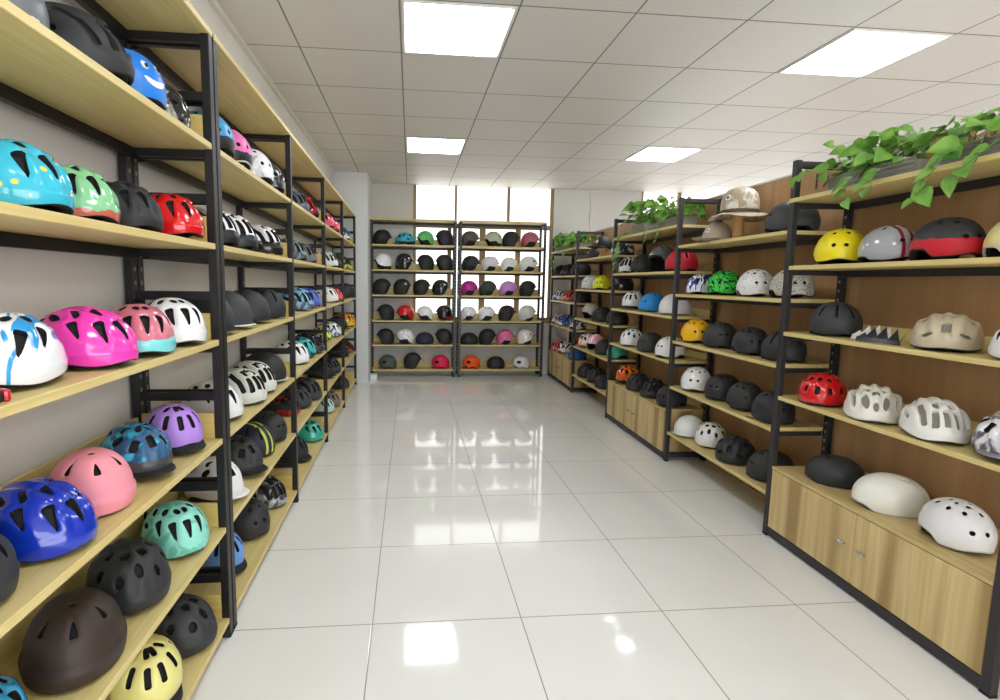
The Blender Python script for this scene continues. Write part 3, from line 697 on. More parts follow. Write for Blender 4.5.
 ('road', 'bike_helmet', -0.863, 3.934, 1.2004, -25.0, 1.025, 's:7fb9de+galaxy:4a5560', 'light blue and grey road helmet, first from camera on third shelf, third left rack', 'helmets on the third left rack'),
 ('kids', 'kids_helmet', -0.875, 4.377, 1.2004, -25.0, 1.025, 's:4e6fd0+galaxy:6d58b5', 'blue and violet helmet, second from camera on third shelf, third left rack', 'helmets on the third left rack'),
 ('oval', 'bike_helmet', -0.871, 3.806, 0.8204, -25.0, 1.033, 's:eff1f2', 'white helmet with oval vents, first from camera on fourth shelf, third left rack', 'helmets on the third left rack'),
 ('oval', 'bike_helmet', -0.875, 4.125, 0.8204, -25.0, 1.003, 's:36b8bc+galaxy:1b1d20', 'turquoise and black helmet, second from camera on fourth shelf, third left rack', 'helmets on the third left rack'),
 ('road', 'bike_helmet', -0.861, 4.369, 0.8204, -25.0, 1.036, 'g:2d2e33', 'black road helmet, third from camera on fourth shelf, third left rack', 'helmets on the third left rack'),
 ('road', 'bike_helmet', -0.904, 3.723, 0.4634, -25.0, 0.8, 'm:26262a+galaxy:c2242c', 'black helmet with red flecks, first from camera on fifth shelf, third left rack', 'helmets on the third left rack'),
 ('kids', 'bike_helmet', -0.878, 3.931, 0.4634, -25.0, 1.014, 'm:45474c', 'dark grey vented helmet, second from camera on fifth shelf, third left rack', 'helmets on the third left rack'),
 ('road', 'bike_helmet', -0.862, 4.207, 0.4634, -25.0, 1.045, 'm:46484e', 'broad charcoal road helmet, third from camera on fifth shelf, third left rack', 'helmets on the third left rack'),
 ('pill', 'urban_helmet', -0.884, 3.827, 0.0854, -25.0, 0.993, 'm:313338', 'black slotted helmet, first from camera on sixth shelf, third left rack', 'helmets on the third left rack'),
 ('oval', 'bike_helmet', -0.862, 4.323, 0.0854, -25.0, 1.032, 'g:2fae98', 'sea green vented helmet, second from camera on sixth shelf, third left rack', 'helmets on the third left rack'),
 ('kids', 'kids_helmet', -0.847, 4.997, 1.9104, -25.0, 0.995, 'g:ee5a7c', 'pink child helmet, first from camera on first shelf, fourth left rack', 'helmets on the fourth left rack'),
 ('kids', 'kids_helmet', -0.857, 5.417, 1.9104, -25.0, 1.059, 'g:d9405a', 'rose red child helmet, second from camera on first shelf, fourth left rack', 'helmets on the fourth left rack'),
 ('road', 'bike_helmet', -0.867, 5.297, 1.5554, -25.0, 1.0, 'g:e5ebe8', 'white road helmet, first from camera on second shelf, fourth left rack', 'helmets on the fourth left rack'),
 ('road', 'bike_helmet', -0.87, 5.556, 1.5554, -25.0, 1.052, 'm:3b3d41', 'black road helmet, second from camera on second shelf, fourth left rack', 'helmets on the fourth left rack'),
 ('oval', 'bike_helmet', -0.874, 5.412, 1.2004, -25.0, 1.015, 'g:eef0f0', 'white vented helmet, first from camera on third shelf, fourth left rack', 'helmets on the fourth left rack'),
 ('kids', 'kids_helmet', -0.848, 5.637, 1.2004, -25.0, 0.966, 'g:d6382c', 'small red helmet, second from camera on third shelf, fourth left rack', 'helmets on the fourth left rack'),
 ('kids', 'kids_helmet', -0.907, 5.242, 0.8204, -25.0, 0.871, 'g:e7ef5a+galaxy:2a2c30', 'yellow and black helmet, first from camera on fourth shelf, fourth left rack', 'helmets on the fourth left rack'),
 ('oval', 'bike_helmet', -0.882, 5.629, 0.8204, -25.0, 1.048, 'g:eaf0ee+galaxy:4a66a8', 'white and blue helmet, second from camera on fourth shelf, fourth left rack', 'helmets on the fourth left rack'),
 ('trail', 'trail_helmet', -0.891, 5.147, 0.4634, -25.0, 0.941, 'm:333539', 'black visored helmet, first from camera on fifth shelf, fourth left rack', 'helmets on the fourth left rack'),
 ('road', 'bike_helmet', -0.869, 5.415, 0.4634, -25.0, 1.045, 'm:3c3e43', 'black vented helmet, second from camera on fifth shelf, fourth left rack', 'helmets on the fourth left rack'),
 ('oval', 'bike_helmet', -0.894, 5.252, 0.0854, -25.0, 0.946, 's:bfe2d6', 'pale mint helmet, first from camera on sixth shelf, fourth left rack', 'helmets on the fourth left rack'),
 ('oval', 'bike_helmet', -0.881, 5.508, 0.0854, -25.0, 1.047, 'm:7d706c', 'taupe vented helmet, second from camera on sixth shelf, fourth left rack', 'helmets on the fourth left rack'),
 ('kids', 'kids_helmet', -0.86, 6.382, 1.9104, -25.0, 1.037, 's:2c4a66+galaxy:e8e8ea', 'navy and white helmet, first from camera on first shelf, farthest left rack', 'helmets on the farthest left rack'),
 ('road', 'bike_helmet', -0.875, 6.516, 1.5554, -25.0, 1.05, 'm:313338+galaxy:d2c94a', 'black helmet with yellow marks, first from camera on second shelf, farthest left rack', 'helmets on the farthest left rack'),
 ('trail', 'trail_helmet', -0.889, 5.943, 1.2004, -25.0, 0.989, 'm:2c2d31', 'black visored helmet, first from camera on third shelf, farthest left rack', 'helmets on the farthest left rack'),
 ('bowl', 'bike_helmet', -0.881, 6.899, 1.2004, -25.0, 1.105, 'm:303135', 'black smooth dome, second from camera on third shelf, farthest left rack', 'helmets on the farthest left rack'),
 ('trail', 'trail_helmet', -0.896, 6.368, 0.8204, -25.0, 0.964, 'm:2d2e32', 'large black helmet, first from camera on fourth shelf, farthest left rack', 'helmets on the farthest left rack'),
 ('kids', 'kids_helmet', -0.879, 6.939, 0.8204, -25.0, 1.14, 'g:f0952a+galaxy:e8e24a', 'orange and yellow helmet, second from camera on fourth shelf, farthest left rack', 'helmets on the farthest left rack'),
 ('slot', 'bike_helmet', -0.901, 6.565, 0.4634, -25.0, 0.964, 'm:2e2f33', 'black slotted helmet, first from camera on fifth shelf, farthest left rack', 'helmets on the farthest left rack'),
 ('kids', 'kids_helmet', -0.889, 6.932, 0.4634, -25.0, 1.049, 'm:35262a+galaxy:d8642a', 'dark helmet with orange marks, second from camera on fifth shelf, farthest left rack', 'helmets on the farthest left rack'),
 ('kids', 'bike_helmet', -0.892, 6.439, 0.0854, -25.0, 1.021, 'm:4d4b4c', 'dark grey helmet, first from camera on sixth shelf, farthest left rack', 'helmets on the farthest left rack'),
 ('ski', 'ski_helmet', -0.42, 7.776, 1.9654, 8.0, 0.986, 'm:232428', 'black ski helmet, first from left on first shelf, left back rack', 'helmets on the left back rack'),
 ('trail', 'trail_helmet', -0.082, 7.752, 1.9654, 185.0, 1.03, 's:3aa9c4+low:1c1d20:.05|2f8fa8', 'teal visored helmet, second from left on first shelf, left back rack', 'helmets on the left back rack'),
 ('ski', 'ski_helmet', 0.214, 7.777, 1.9654, 188.0, 0.955, 'm:63c46c', 'bright green ski helmet, third from left on first shelf, left back rack', 'helmets on the left back rack'),
 ('jet', 'ski_helmet', 0.497, 7.773, 1.9654, 188.0, 0.985, 'm:2b2c36', 'navy black helmet, fourth from left on first shelf, left back rack', 'helmets on the left back rack'),
 ('moto', 'moto_helmet', -0.415, 7.772, 1.6004, 190.0, 0.992, 'g:f2f3f5+low:1f2023:.05', 'white shelled black helmet, first from left on second shelf, left back rack', 'helmets on the left back rack'),
 ('jet', 'moto_helmet', -0.093, 7.771, 1.6004, 0.0, 1.014, 'g:232428+mark:e8e8e8', 'black helmet with white emblem, second from left on second shelf, left back rack', 'helmets on the left back rack'),
 ('jet', 'moto_helmet', 0.216, 7.775, 1.6004, 185.0, 0.972, 'm:27282b', 'matte black round helmet, third from left on second shelf, left back rack', 'helmets on the left back rack'),
 ('jet', 'moto_helmet', 0.501, 7.772, 1.6004, 192.0, 0.991, 'm:2c2d30', 'charcoal round helmet, fourth from left on second shelf, left back rack', 'helmets on the left back rack'),
 ('jet', 'moto_helmet', -0.425, 7.773, 1.2304, -8.0, 0.987, 'm:2a2b2e', 'matte black open face helmet, first from left on third shelf, left back rack', 'helmets on the left back rack'),
 ('jet', 'moto_helmet', -0.125, 7.774, 1.2304, -8.0, 0.983, 'm:26272a+mark:d8d8c8', 'black open face helmet with pale lining, second from left on third shelf, left back rack', 'helmets on the left back rack'),
 ('jet', 'moto_helmet', 0.17, 7.774, 1.2304, -8.0, 0.983, 'm:2b2b2e', 'black wide notched helmet, third from left on third shelf, left back rack', 'helmets on the left back rack'),
 ('jet', 'moto_helmet', 0.453, 7.774, 1.2304, -8.0, 0.975, 'g:1f2023+mark:d8d8c8', 'glossy black open face helmet, fourth from left on third shelf, left back rack', 'helmets on the left back rack'),
 ('jet', 'moto_helmet', -0.376, 7.775, 0.8504, 188.0, 0.971, 'm:29292d', 'matte black helmet, first from left on fourth shelf, left back rack', 'helmets on the left back rack'),
 ('ski', 'ski_helmet', -0.081, 7.777, 0.8504, 188.0, 0.988, 'g:d3202a', 'red helmet, second from left on fourth shelf, left back rack', 'helmets on the left back rack'),
 ('ski', 'ski_helmet', 0.213, 7.778, 0.8504, 188.0, 0.951, 'g:f1f3f5', 'white helmet, third from left on fourth shelf, left back rack', 'helmets on the left back rack'),
 ('moto', 'moto_helmet', 0.506, 7.772, 0.8504, 188.0, 0.956, 'g:1e1e21+low:b8242c:.06', 'black helmet with red cheeks, fourth from left on fourth shelf, left back rack', 'helmets on the left back rack'),
 ('jet', 'moto_helmet', -0.376, 7.77, 0.4874, 188.0, 0.965, 'm:2a2b2f', 'matte black helmet, first from left on fifth shelf, left back rack', 'helmets on the left back rack'),
 ('ski', 'ski_helmet', -0.087, 7.772, 0.4874, 186.0, 1.032, 'g:eceef3+dots:4a4c52', 'white helmet with many vents, second from left on fifth shelf, left back rack', 'helmets on the left back rack'),
 ('bowl', 'ski_helmet', 0.213, 7.77, 0.4874, 188.0, 1.013, 'm:2c304a', 'navy helmet, third from left on fifth shelf, left back rack', 'helmets on the left back rack'),
 ('jet', 'moto_helmet', 0.501, 7.772, 0.4874, 188.0, 0.978, 'm:2b2c30', 'charcoal black helmet, fourth from left on fifth shelf, left back rack', 'helmets on the left back rack'),
 ('snow', 'ski_helmet', -0.345, 7.764, 0.1134, 188.0, 1.016, 'm:4c584c', 'olive green helmet, first from left on sixth shelf, left back rack', 'helmets on the left back rack'),
 ('jet', 'moto_helmet', 0.036, 7.772, 0.1134, -8.0, 0.994, 'm:333338', 'black open face helmet, second from left on sixth shelf, left back rack', 'helmets on the left back rack'),
 ('snow', 'ski_helmet', 0.459, 7.769, 0.1134, 182.0, 1.023, 'm:d81a50', 'crimson helmet, third from left on sixth shelf, left back rack', 'helmets on the left back rack'),
 ('ski', 'ski_helmet', 0.89, 7.774, 1.9654, -6.0, 1.014, 'm:5a5550', 'grey brown brimmed helmet, first from left on first shelf, right back rack', 'helmets on the right back rack'),
 ('ski', 'ski_helmet', 1.238, 7.769, 1.9654, 186.0, 1.016, 's:b9bda4+low:4a4c48:.05', 'sage and grey helmet, second from left on first shelf, right back rack', 'helmets on the right back rack'),
 ('jet', 'moto_helmet', 1.514, 7.767, 1.9654, -8.0, 0.986, 'm:2a2b2e', 'matte black open face helmet, third from left on first shelf, right back rack', 'helmets on the right back rack'),
 ('ski', 'ski_helmet', 1.806, 7.761, 1.9654, -6.0, 1.029, 's:b05c6c', 'rose red helmet, fourth from left on first shelf, right back rack', 'helmets on the right back rack'),
 ('ski', 'ski_helmet', 0.908, 7.775, 1.6004, -6.0, 1.013, 'm:303134', 'black brimmed helmet, first from left on second shelf, right back rack', 'helmets on the right back rack'),
 ('ski', 'ski_helmet', 1.206, 7.774, 1.6004, -6.0, 0.998, 's:dcdbe6', 'lilac white helmet, second from left on second shelf, right back rack', 'helmets on the right back rack'),
 ('ski', 'ski_helmet', 1.493, 7.779, 1.6004, -6.0, 0.955, 's:e4e8e6', 'plain white helmet, third from left on second shelf, right back rack', 'helmets on the right back rack'),
 ('ski', 'ski_helmet', 1.796, 7.771, 1.6004, -6.0, 1.044, 's:dfe5e4+mark:2c2c2e', 'white helmet with black buckle, fourth from left on second shelf, right back rack', 'helmets on the right back rack'),
 ('ski', 'ski_helmet', 0.888, 7.777, 1.2304, -6.0, 0.986, 's:b0208a', 'magenta helmet, first from left on third shelf, right back rack', 'helmets on the right back rack'),
 ('ski', 'ski_helmet', 1.176, 7.775, 1.2304, -6.0, 1.007, 'm:3c4a3e', 'dark green helmet, second from left on third shelf, right back rack', 'helmets on the right back rack'),
 ('ski', 'ski_helmet', 1.489, 7.776, 1.2304, -6.0, 1.003, 's:c08ad2', 'lilac helmet, third from left on third shelf, right back rack', 'helmets on the right back rack'),
 ('jet', 'moto_helmet', 1.792, 7.774, 1.2304, -8.0, 0.98, 'm:2d2d2f', 'black open face helmet, fourth from left on third shelf, right back rack', 'helmets on the right back rack'),
 ('ski', 'ski_helmet', 0.884, 7.779, 0.8504, -6.0, 0.954, 'g:ecebf0+dots:3a3a3e', 'white helmet with dark vents, first from left on fourth shelf, right back rack', 'helmets on the right back rack'),
 ('ski', 'ski_helmet', 1.167, 7.777, 0.8504, -6.0, 0.972, 'g:ebebf2', 'glossy white helmet, second from left on fourth shelf, right back rack', 'helmets on the right back rack'),
 ('jet', 'moto_helmet', 1.478, 7.773, 0.8504, -8.0, 0.987, 'm:2f2f30', 'matte black helmet, third from left on fourth shelf, right back rack', 'helmets on the right back rack'),
 ('moto', 'moto_helmet', 1.794, 7.771, 0.8504, -6.0, 1.008, 's:d7dedd', 'silver white helmet, fourth from left on fourth shelf, right back rack', 'helmets on the right back rack'),
 ('plate', 'bike_helmet', 0.9, 7.772, 0.4874, -8.0, 1.034, 'm:28292b', 'black vented helmet, first from left on fifth shelf, right back rack', 'helmets on the right back rack'),
 ('jet', 'moto_helmet', 1.183, 7.771, 0.4874, -8.0, 0.977, 'm:26272a', 'black open face helmet, second from left on fifth shelf, right back rack', 'helmets on the right back rack'),
 ('ski', 'ski_helmet', 1.464, 7.776, 0.4874, -6.0, 0.983, 's:ea6fa4', 'pink helmet, third from left on fifth shelf, right back rack', 'helmets on the right back rack'),
 ('moto', 'moto_helmet', 1.779, 7.763, 0.4874, -6.0, 0.991, 'g:eceae9+mark:d8283c', 'white helmet with red flash, fourth from left on fifth shelf, right back rack', 'helmets on the right back rack'),
 ('snow', 'ski_helmet', 0.934, 7.765, 0.1134, 186.0, 1.011, 'm:ee5a1c', 'orange helmet, first from left on sixth shelf, right back rack', 'helmets on the right back rack'),
 ('bowl', 'ski_helmet', 1.318, 7.77, 0.1134, 186.0, 1.033, 'm:2c2c2e', 'matte black helmet, second from left on sixth shelf, right back rack', 'helmets on the right back rack'),
 ('snow', 'ski_helmet', 1.714, 7.765, 0.1134, 186.0, 1.008, 's:dbe0e4', 'white helmet with black ear cover, third from left on sixth shelf, right back rack', 'helmets on the right back rack'),
 ('skate', 'skate_helmet', 2.193, 1.672, 1.5404, -112.0, 0.897, 's:efe4a0', 'cream yellow helmet at photo edge, first from camera on second shelf, nearest right rack', 'helmets on the nearest right rack'),
 ('skate', 'skate_helmet', 2.173, 1.923, 1.5404, -102.0, 0.984, 'm:3c3e42+low:c4182c:.085', 'black helmet with red lower half, second from camera on second shelf, nearest right rack', 'helmets on the nearest right rack'),
 ('bowl', 'skate_helmet', 2.182, 2.188, 1.5404, -105.0, 0.969, 'g:a9adb2+stripe:8c2430', 'silver helmet with dark red stripe, third from camera on second shelf, nearest right rack', 'helmets on the nearest right rack'),
 ('skate', 'skate_helmet', 2.174, 2.447, 1.5404, -134.0, 1.026, 's:f2de1c', 'canary yellow helmet with round holes, fourth from camera on second shelf, nearest right rack', 'helmets on the nearest right rack'),
 ('kids', 'bike_helmet', 2.146, 1.599, 1.1804, -140.0, 0.832, 's:e8eaee', 'pale helmet cut by photo edge, first from camera on third shelf, nearest right rack', 'helmets on the nearest right rack'),
 ('gravel', 'bike_helmet', 2.17, 1.883, 1.1804, -140.0, 0.947, 's:c4b79c', 'beige gravel helmet, second from camera on third shelf, nearest right rack', 'helmets on the nearest right rack'),
 ('slot', 'skate_helmet', 2.187, 2.451, 1.1804, -112.0, 0.977, 'm:404246', 'charcoal ball shaped helmet with slots, third from camera on third shelf, nearest right rack', 'helmets on the nearest right rack'),
 ('trail', 'trail_helmet', 2.17, 1.616, 0.8204, -150.0, 0.941, 'g:e8e8ec+galaxy:6a6272|8a848e', 'white and grey marbled helmet, first from camera on fourth shelf, nearest right rack', 'helmets on the nearest right rack'),
 ('road', 'bike_helmet', 2.144, 1.866, 0.8204, -120.0, 0.968, 's:eceae6', 'white road helmet with many ribs, second from camera on fourth shelf, nearest right rack', 'helmets on the nearest right rack'),
 ('ribs', 'bike_helmet', 2.151, 2.154, 0.8204, -130.0, 1.006, 's:eae7dc', 'ivory helmet with curved ribs, third from camera on fourth shelf, nearest right rack', 'helmets on the nearest right rack'),
 ('ported', 'bike_helmet', 2.158, 2.462, 0.8204, -142.0, 0.983, 'g:d3141c', 'bright red vented helmet, fourth from camera on fourth shelf, nearest right rack', 'helmets on the nearest right rack'),
 ('skate', 'skate_helmet', 2.186, 1.768, 0.4154, -108.0, 0.983, 's:e9e9ea', 'white helmet with ear notch, first from camera on cabinet top, nearest right rack', 'helmets on the nearest right rack'),
 ('aero', 'bike_helmet', 2.205, 2.08, 0.4154, 152.0, 0.963, 's:ecebe0', 'cream smooth aero helmet, second from camera on cabinet top, nearest right rack', 'helmets on the nearest right rack'),
 ('shellcap', 'skate_helmet', 2.209, 2.395, 0.4154, 145.0, 0.905, 'm:3a3c3f', 'low matte black dome, third from camera on cabinet top, nearest right rack', 'helmets on the nearest right rack'),
 ('bowl', 'skate_helmet', 2.178, 2.813, 1.7354, 165.0, 1.012, 'm:4a4c4e', 'dark grey helmet behind post, first from camera on first shelf, second right rack', 'helmets on the second right rack'),
 ('bucket', 'bucket_hat', 2.207, 3.342, 1.8904, -170.0, 1.2, 'm:b8a48c+galaxy:e4ded2', 'mottled beige hat on wooden stand, second from camera on first shelf, second right rack', 'helmets on the second right rack'),
 ('cap', 'baseball_cap', 2.167, 3.514, 1.7354, -162.0, 1.134, 'm:b3a290', 'tan cap with round badge, third from camera on first shelf, second right rack', 'helmets on the second right rack'),
 ('skate', 'skate_helmet', 2.22, 2.821, 1.3604, -110.0, 0.987, 'm:c9c4ba+speck:6a655c', 'speckled stone grey helmet, first from camera on second shelf, second right rack', 'helmets on the second right rack'),
 ('skate', 'skate_helmet', 2.207, 3.119, 1.3604, -112.0, 0.989, 's:e6e7e9+dash:4c4e54', 'white helmet with grey dashes, second from camera on second shelf, second right rack', 'helmets on the second right rack'),
 ('skate', 'skate_helmet', 2.214, 3.46, 1.3604, -150.0, 0.996, 'm:35d048+squig:0e1510', 'green helmet with black squiggles, third from camera on second shelf, second right rack', 'helmets on the second right rack'),
 ('kids', 'bike_helmet', 2.205, 3.75, 1.3604, -130.0, 0.995, 'g:e3e8f2+streak:26309a', 'white helmet with navy streaks, fourth from camera on second shelf, second right rack', 'helmets on the second right rack'),
 ('slot', 'skate_helmet', 2.208, 2.828, 0.9924, -104.0, 1.001, 'm:36383b', 'black helmet with long side slots, first from camera on third shelf, second right rack', 'helmets on the second right rack'),
 ('skate', 'skate_helmet', 2.192, 3.101, 0.9924, -112.0, 0.988, 'm:36373a', 'charcoal dome with round holes, second from camera on third shelf, second right rack', 'helmets on the second right rack'),
 ('bowl', 'skate_helmet', 2.202, 3.451, 0.9924, -112.0, 1.018, 'm:38393b', 'matte black dome, third from camera on third shelf, second right rack', 'helmets on the second right rack'),
 ('skate', 'skate_helmet', 2.193, 3.744, 0.9924, -112.0, 1.004, 's:f2b81a', 'amber yellow helmet, fourth from camera on third shelf, second right rack', 'helmets on the second right rack'),
 ('bowl', 'skate_helmet', 2.175, 2.831, 0.6254, -112.0, 1.005, 'm:313235', 'large black dome behind post, first from camera on fourth shelf, second right rack', 'helmets on the second right rack'),
 ('skate', 'skate_helmet', 2.195, 3.119, 0.6254, -112.0, 0.999, 'm:37383a', 'charcoal dome with round holes, second from camera on fourth shelf, second right rack', 'helmets on the second right rack'),
 ('bowl', 'skate_helmet', 2.222, 3.408, 0.6254, -150.0, 1.013, 'm:333437', 'black dome, third from camera on fourth shelf, second right rack', 'helmets on the second right rack'),
 ('skate', 'skate_helmet', 2.197, 3.705, 0.6254, -128.0, 1.012, 'g:eeeeee', 'glossy white helmet with round holes, fourth from camera on fourth shelf, second right rack', 'helmets on the second right rack'),
 ('bowl', 'skate_helmet', 2.21, 2.862, 0.2504, 172.0, 0.996, 'm:37393c', 'black dome with white strap, first from camera on fifth shelf, second right rack', 'helmets on the second right rack'),
 ('gravel', 'bike_helmet', 2.2, 3.193, 0.2504, -140.0, 1.016, 'm:35363a', 'long black vented helmet, second from camera on fifth shelf, second right rack', 'helmets on the second right rack'),
 ('plate', 'bike_helmet', 2.229, 3.521, 0.2504, -130.0, 1.0, 's:ebebea', 'white helmet with square vents, third from camera on fifth shelf, second right rack', 'helmets on the second right rack'),
 ('smooth', 'commuter_helmet', 2.197, 3.761, 0.2504, -165.0, 0.906, 's:e3e4e3', 'plain white smooth dome, fourth from camera on fifth shelf, second right rack', 'helmets on the second right rack'),
 ('slot', 'ski_helmet', 2.213, 4.066, 1.5404, -160.0, 1.018, 'm:c1202c', 'matte red helmet behind post, first from camera on second shelf, third right rack', 'helmets on the third right rack'),
 ('moto', 'moto_helmet', 2.225, 4.42, 1.5404, -150.0, 0.982, 'g:62646a+low:2a2b2d:.06', 'glossy grey helmet with black base, second from camera on second shelf, third right rack', 'helmets on the third right rack'),
 ('bowl', 'skate_helmet', 2.229, 4.794, 1.5404, -150.0, 0.996, 'm:303032', 'matte black dome, third from camera on second shelf, third right rack', 'helmets on the third right rack'),
 ('road', 'bike_helmet', 2.216, 5.048, 1.5404, -135.0, 1.012, 'g:dfe2e3', 'silver white road helmet, fourth from camera on second shelf, third right rack', 'helmets on the third right rack'),
 ('smooth', 'commuter_helmet', 2.216, 4.136, 1.1804, -165.0, 1.002, 's:e0e1e2', 'smooth white helmet behind post, first from camera on third shelf, third right rack', 'helmets on the third right rack'),
 ('bowl', 'skate_helmet', 2.23, 4.564, 1.1804, -155.0, 0.987, 'm:2a90e0', 'sky blue dome, second from camera on third shelf, third right rack', 'helmets on the third right rack'),
 ('pill', 'urban_helmet', 2.232, 4.99, 1.1804, -140.0, 0.996, 's:e6e7e9', 'white helmet with front slot, third from camera on third shelf, third right rack', 'helmets on the third right rack'),
 ('bowl', 'skate_helmet', 2.193, 4.124, 0.8204, -160.0, 1.0, 'g:e9e9eb', 'white dome behind post, first from camera on fourth shelf, third right rack', 'helmets on the third right rack'),
 ('bowl', 'skate_helmet', 2.196, 4.489, 0.8204, -150.0, 0.994, 'm:3e3f41', 'dark grey dome, second from camera on fourth shelf, third right rack', 'helmets on the third right rack'),
 ('plate', 'bike_helmet', 2.208, 4.919, 0.8204, -130.0, 1.039, 'g:e8ebee', 'white helmet with dark vents, third from camera on fourth shelf, third right rack', 'helmets on the third right rack'),
 ('skate', 'skate_helmet', 2.199, 4.068, 0.4154, -160.0, 1.011, 'm:343538', 'black dome behind post, first from camera on cabinet top, third right rack', 'helmets on the third right rack'),
 ('ribs', 'bike_helmet', 2.215, 4.425, 0.4154, -130.0, 1.027, 'm:37383a', 'big charcoal vented helmet, second from camera on cabinet top, third right rack', 'helmets on the third right rack'),
 ('plate', 'bike_helmet', 2.195, 4.701, 0.4154, -145.0, 0.966, 'm:2f3033', 'black vented helmet, third from camera on cabinet top, third right rack', 'helmets on the third right rack'),
 ('trail', 'trail_helmet', 2.258, 5.078, 0.4154, -150.0, 1.03, 'g:e2571e+galaxy:e6d62a', 'orange and yellow visored helmet, fourth from camera on cabinet top, third right rack', 'helmets on the third right rack'),
 ('road', 'bike_helmet', 2.261, 5.376, 1.7354, -150.0, 0.99, 'g:3a3b3e+galaxy:c9cbcc', 'black and grey road helmet behind vine, first from camera on first shelf, fourth right rack', 'helmets on the fourth right rack'),
 ('cap', 'baseball_cap', 2.209, 5.822, 1.8304, -150.0, 1.226, 'm:1c1c1e', 'black cap with white badge on head stand, second from camera, first shelf, fourth right rack', 'helmets on the fourth right rack'),
 ('cap', 'baseball_cap', 2.213, 6.06, 1.7354, 165.0, 1.016, 'm:202022', 'plain black cap lying flat, third from camera on first shelf, fourth right rack', 'helmets on the fourth right rack'),
 ('bowl', 'skate_helmet', 2.275, 5.366, 1.3604, -160.0, 0.941, 'g:2b2928', 'glossy black helmet behind post, first from camera on second shelf, fourth right rack', 'helmets on the fourth right rack'),
 ('skate', 'skate_helmet', 2.257, 5.928, 1.3604, -125.0, 0.977, 'g:e6e82a', 'bright yellow helmet, second from camera on second shelf, fourth right rack', 'helmets on the fourth right rack'),
 ('bowl', 'skate_helmet', 2.265, 6.305, 1.3604, -150.0, 1.001, 's:dcdde3', 'white dome helmet, third from camera on second shelf, fourth right rack', 'helmets on the fourth right rack'),
 ('bowl', 'skate_helmet', 2.233, 5.366, 0.9924, -160.0, 0.937, 'm:322f2d', 'black dome behind post, first from camera on third shelf, fourth right rack', 'helmets on the fourth right rack'),
 ('bowl', 'skate_helmet', 2.232, 5.797, 0.9924, -160.0, 0.971, 'm:2f2d2c', 'matte black dome, second from camera on third shelf, fourth right rack', 'helmets on the fourth right rack'),
 ('ski', 'ski_helmet', 2.226, 6.165, 0.9924, -165.0, 0.868, 's:b5b0a2', 'pale khaki helmet, third from camera on third shelf, fourth right rack', 'helmets on the fourth right rack'),
 ('skate', 'skate_helmet', 2.249, 5.36, 0.6254, -170.0, 0.919, 's:38ae8c', 'green helmet behind post, first from camera on fourth shelf, fourth right rack', 'helmets on the fourth right rack'),
 ('bowl', 'skate_helmet', 2.243, 5.687, 0.6254, -150.0, 0.987, 'm:3a3a3c', 'dark grey dome, second from camera on fourth shelf, fourth right rack', 'helmets on the fourth right rack'),
 ('ski', 'kids_helmet', 2.221, 5.93, 0.6254, -150.0, 0.911, 'g:f0a6bc+stripe:ffffff', 'pale pink helmet, third from camera on fourth shelf, fourth right rack', 'helmets on the fourth right rack'),
 ('trail', 'trail_helmet', 2.268, 6.35, 0.6254, -160.0, 0.974, 's:e8e8e8+stripe:ee8a24|ee8a24', 'white helmet with orange stripe and visor, fourth from camera on fourth shelf, fourth right rack', 'helmets on the fourth right rack'),
 ('plate', 'bike_helmet', 2.204, 5.586, 0.2504, -140.0, 0.91, 'm:3a3b3f', 'small grey black vented helmet, first from camera on fifth shelf, fourth right rack', 'helmets on the fourth right rack'),
 ('plate', 'bike_helmet', 2.25, 5.94, 0.2504, -140.0, 1.033, 'm:37373a', 'charcoal vented helmet, second from camera on fifth shelf, fourth right rack', 'helmets on the fourth right rack'),
 ('plate', 'bike_helmet', 2.24, 6.273, 0.2504, -140.0, 1.029, 'm:323234', 'black vented helmet, third from camera on fifth shelf, fourth right rack', 'helmets on the fourth right rack'),
 ('bowl', 'bike_helmet', 2.253, 6.691, 1.5404, -150.0, 1.038, 'm:2e2c2b', 'black dome helmet, first from camera on second shelf, farthest right rack', 'helmets on the farthest right rack'),
 ('road', 'bike_helmet', 2.261, 7.213, 1.5404, -150.0, 1.001, 'm:444546', 'charcoal vented helmet, second from camera on second shelf, farthest right rack', 'helmets on the farthest right rack'),
 ('road', 'bike_helmet', 2.259, 7.579, 1.5404, -150.0, 0.984, 'm:3a3a3a', 'black vented helmet, third from camera on second shelf, farthest right rack', 'helmets on the farthest right rack'),
 ('bowl', 'bike_helmet', 2.273, 6.645, 1.1804, -150.0, 0.97, 'm:2c2a29', 'black dome helmet, first from camera on third shelf, farthest right rack', 'helmets on the farthest right rack'),
 ('road', 'bike_helmet', 2.288, 7.193, 1.1804, -150.0, 0.948, 'g:d8685a', 'coral red road helmet, second from camera on third shelf, farthest right rack', 'helmets on the farthest right rack'),
 ('road', 'bike_helmet', 2.261, 7.579, 1.1804, -150.0, 0.983, 'g:dfe6ee+galaxy:3a64b8', 'white and blue road helmet, third from camera on third shelf, farthest right rack', 'helmets on the farthest right rack'),
 ('road', 'bike_helmet', 2.232, 6.672, 0.8204, -150.0, 0.896, 'g:e6e6e6+galaxy:232427', 'white and black road helmet, first from camera on fourth shelf, farthest right rack', 'helmets on the farthest right rack'),
 ('road', 'bike_helmet', 2.257, 7.235, 0.8204, -150.0, 0.988, 'g:3a56b0+galaxy:dfe4ee', 'blue and white road helmet, second from camera on fourth shelf, farthest right rack', 'helmets on the farthest right rack'),
 ('road', 'bike_helmet', 2.252, 7.587, 0.8204, -150.0, 0.924, 'g:e2e4ea+galaxy:b82234', 'red and white road helmet, third from camera on fourth shelf, farthest right rack', 'helmets on the farthest right rack'),
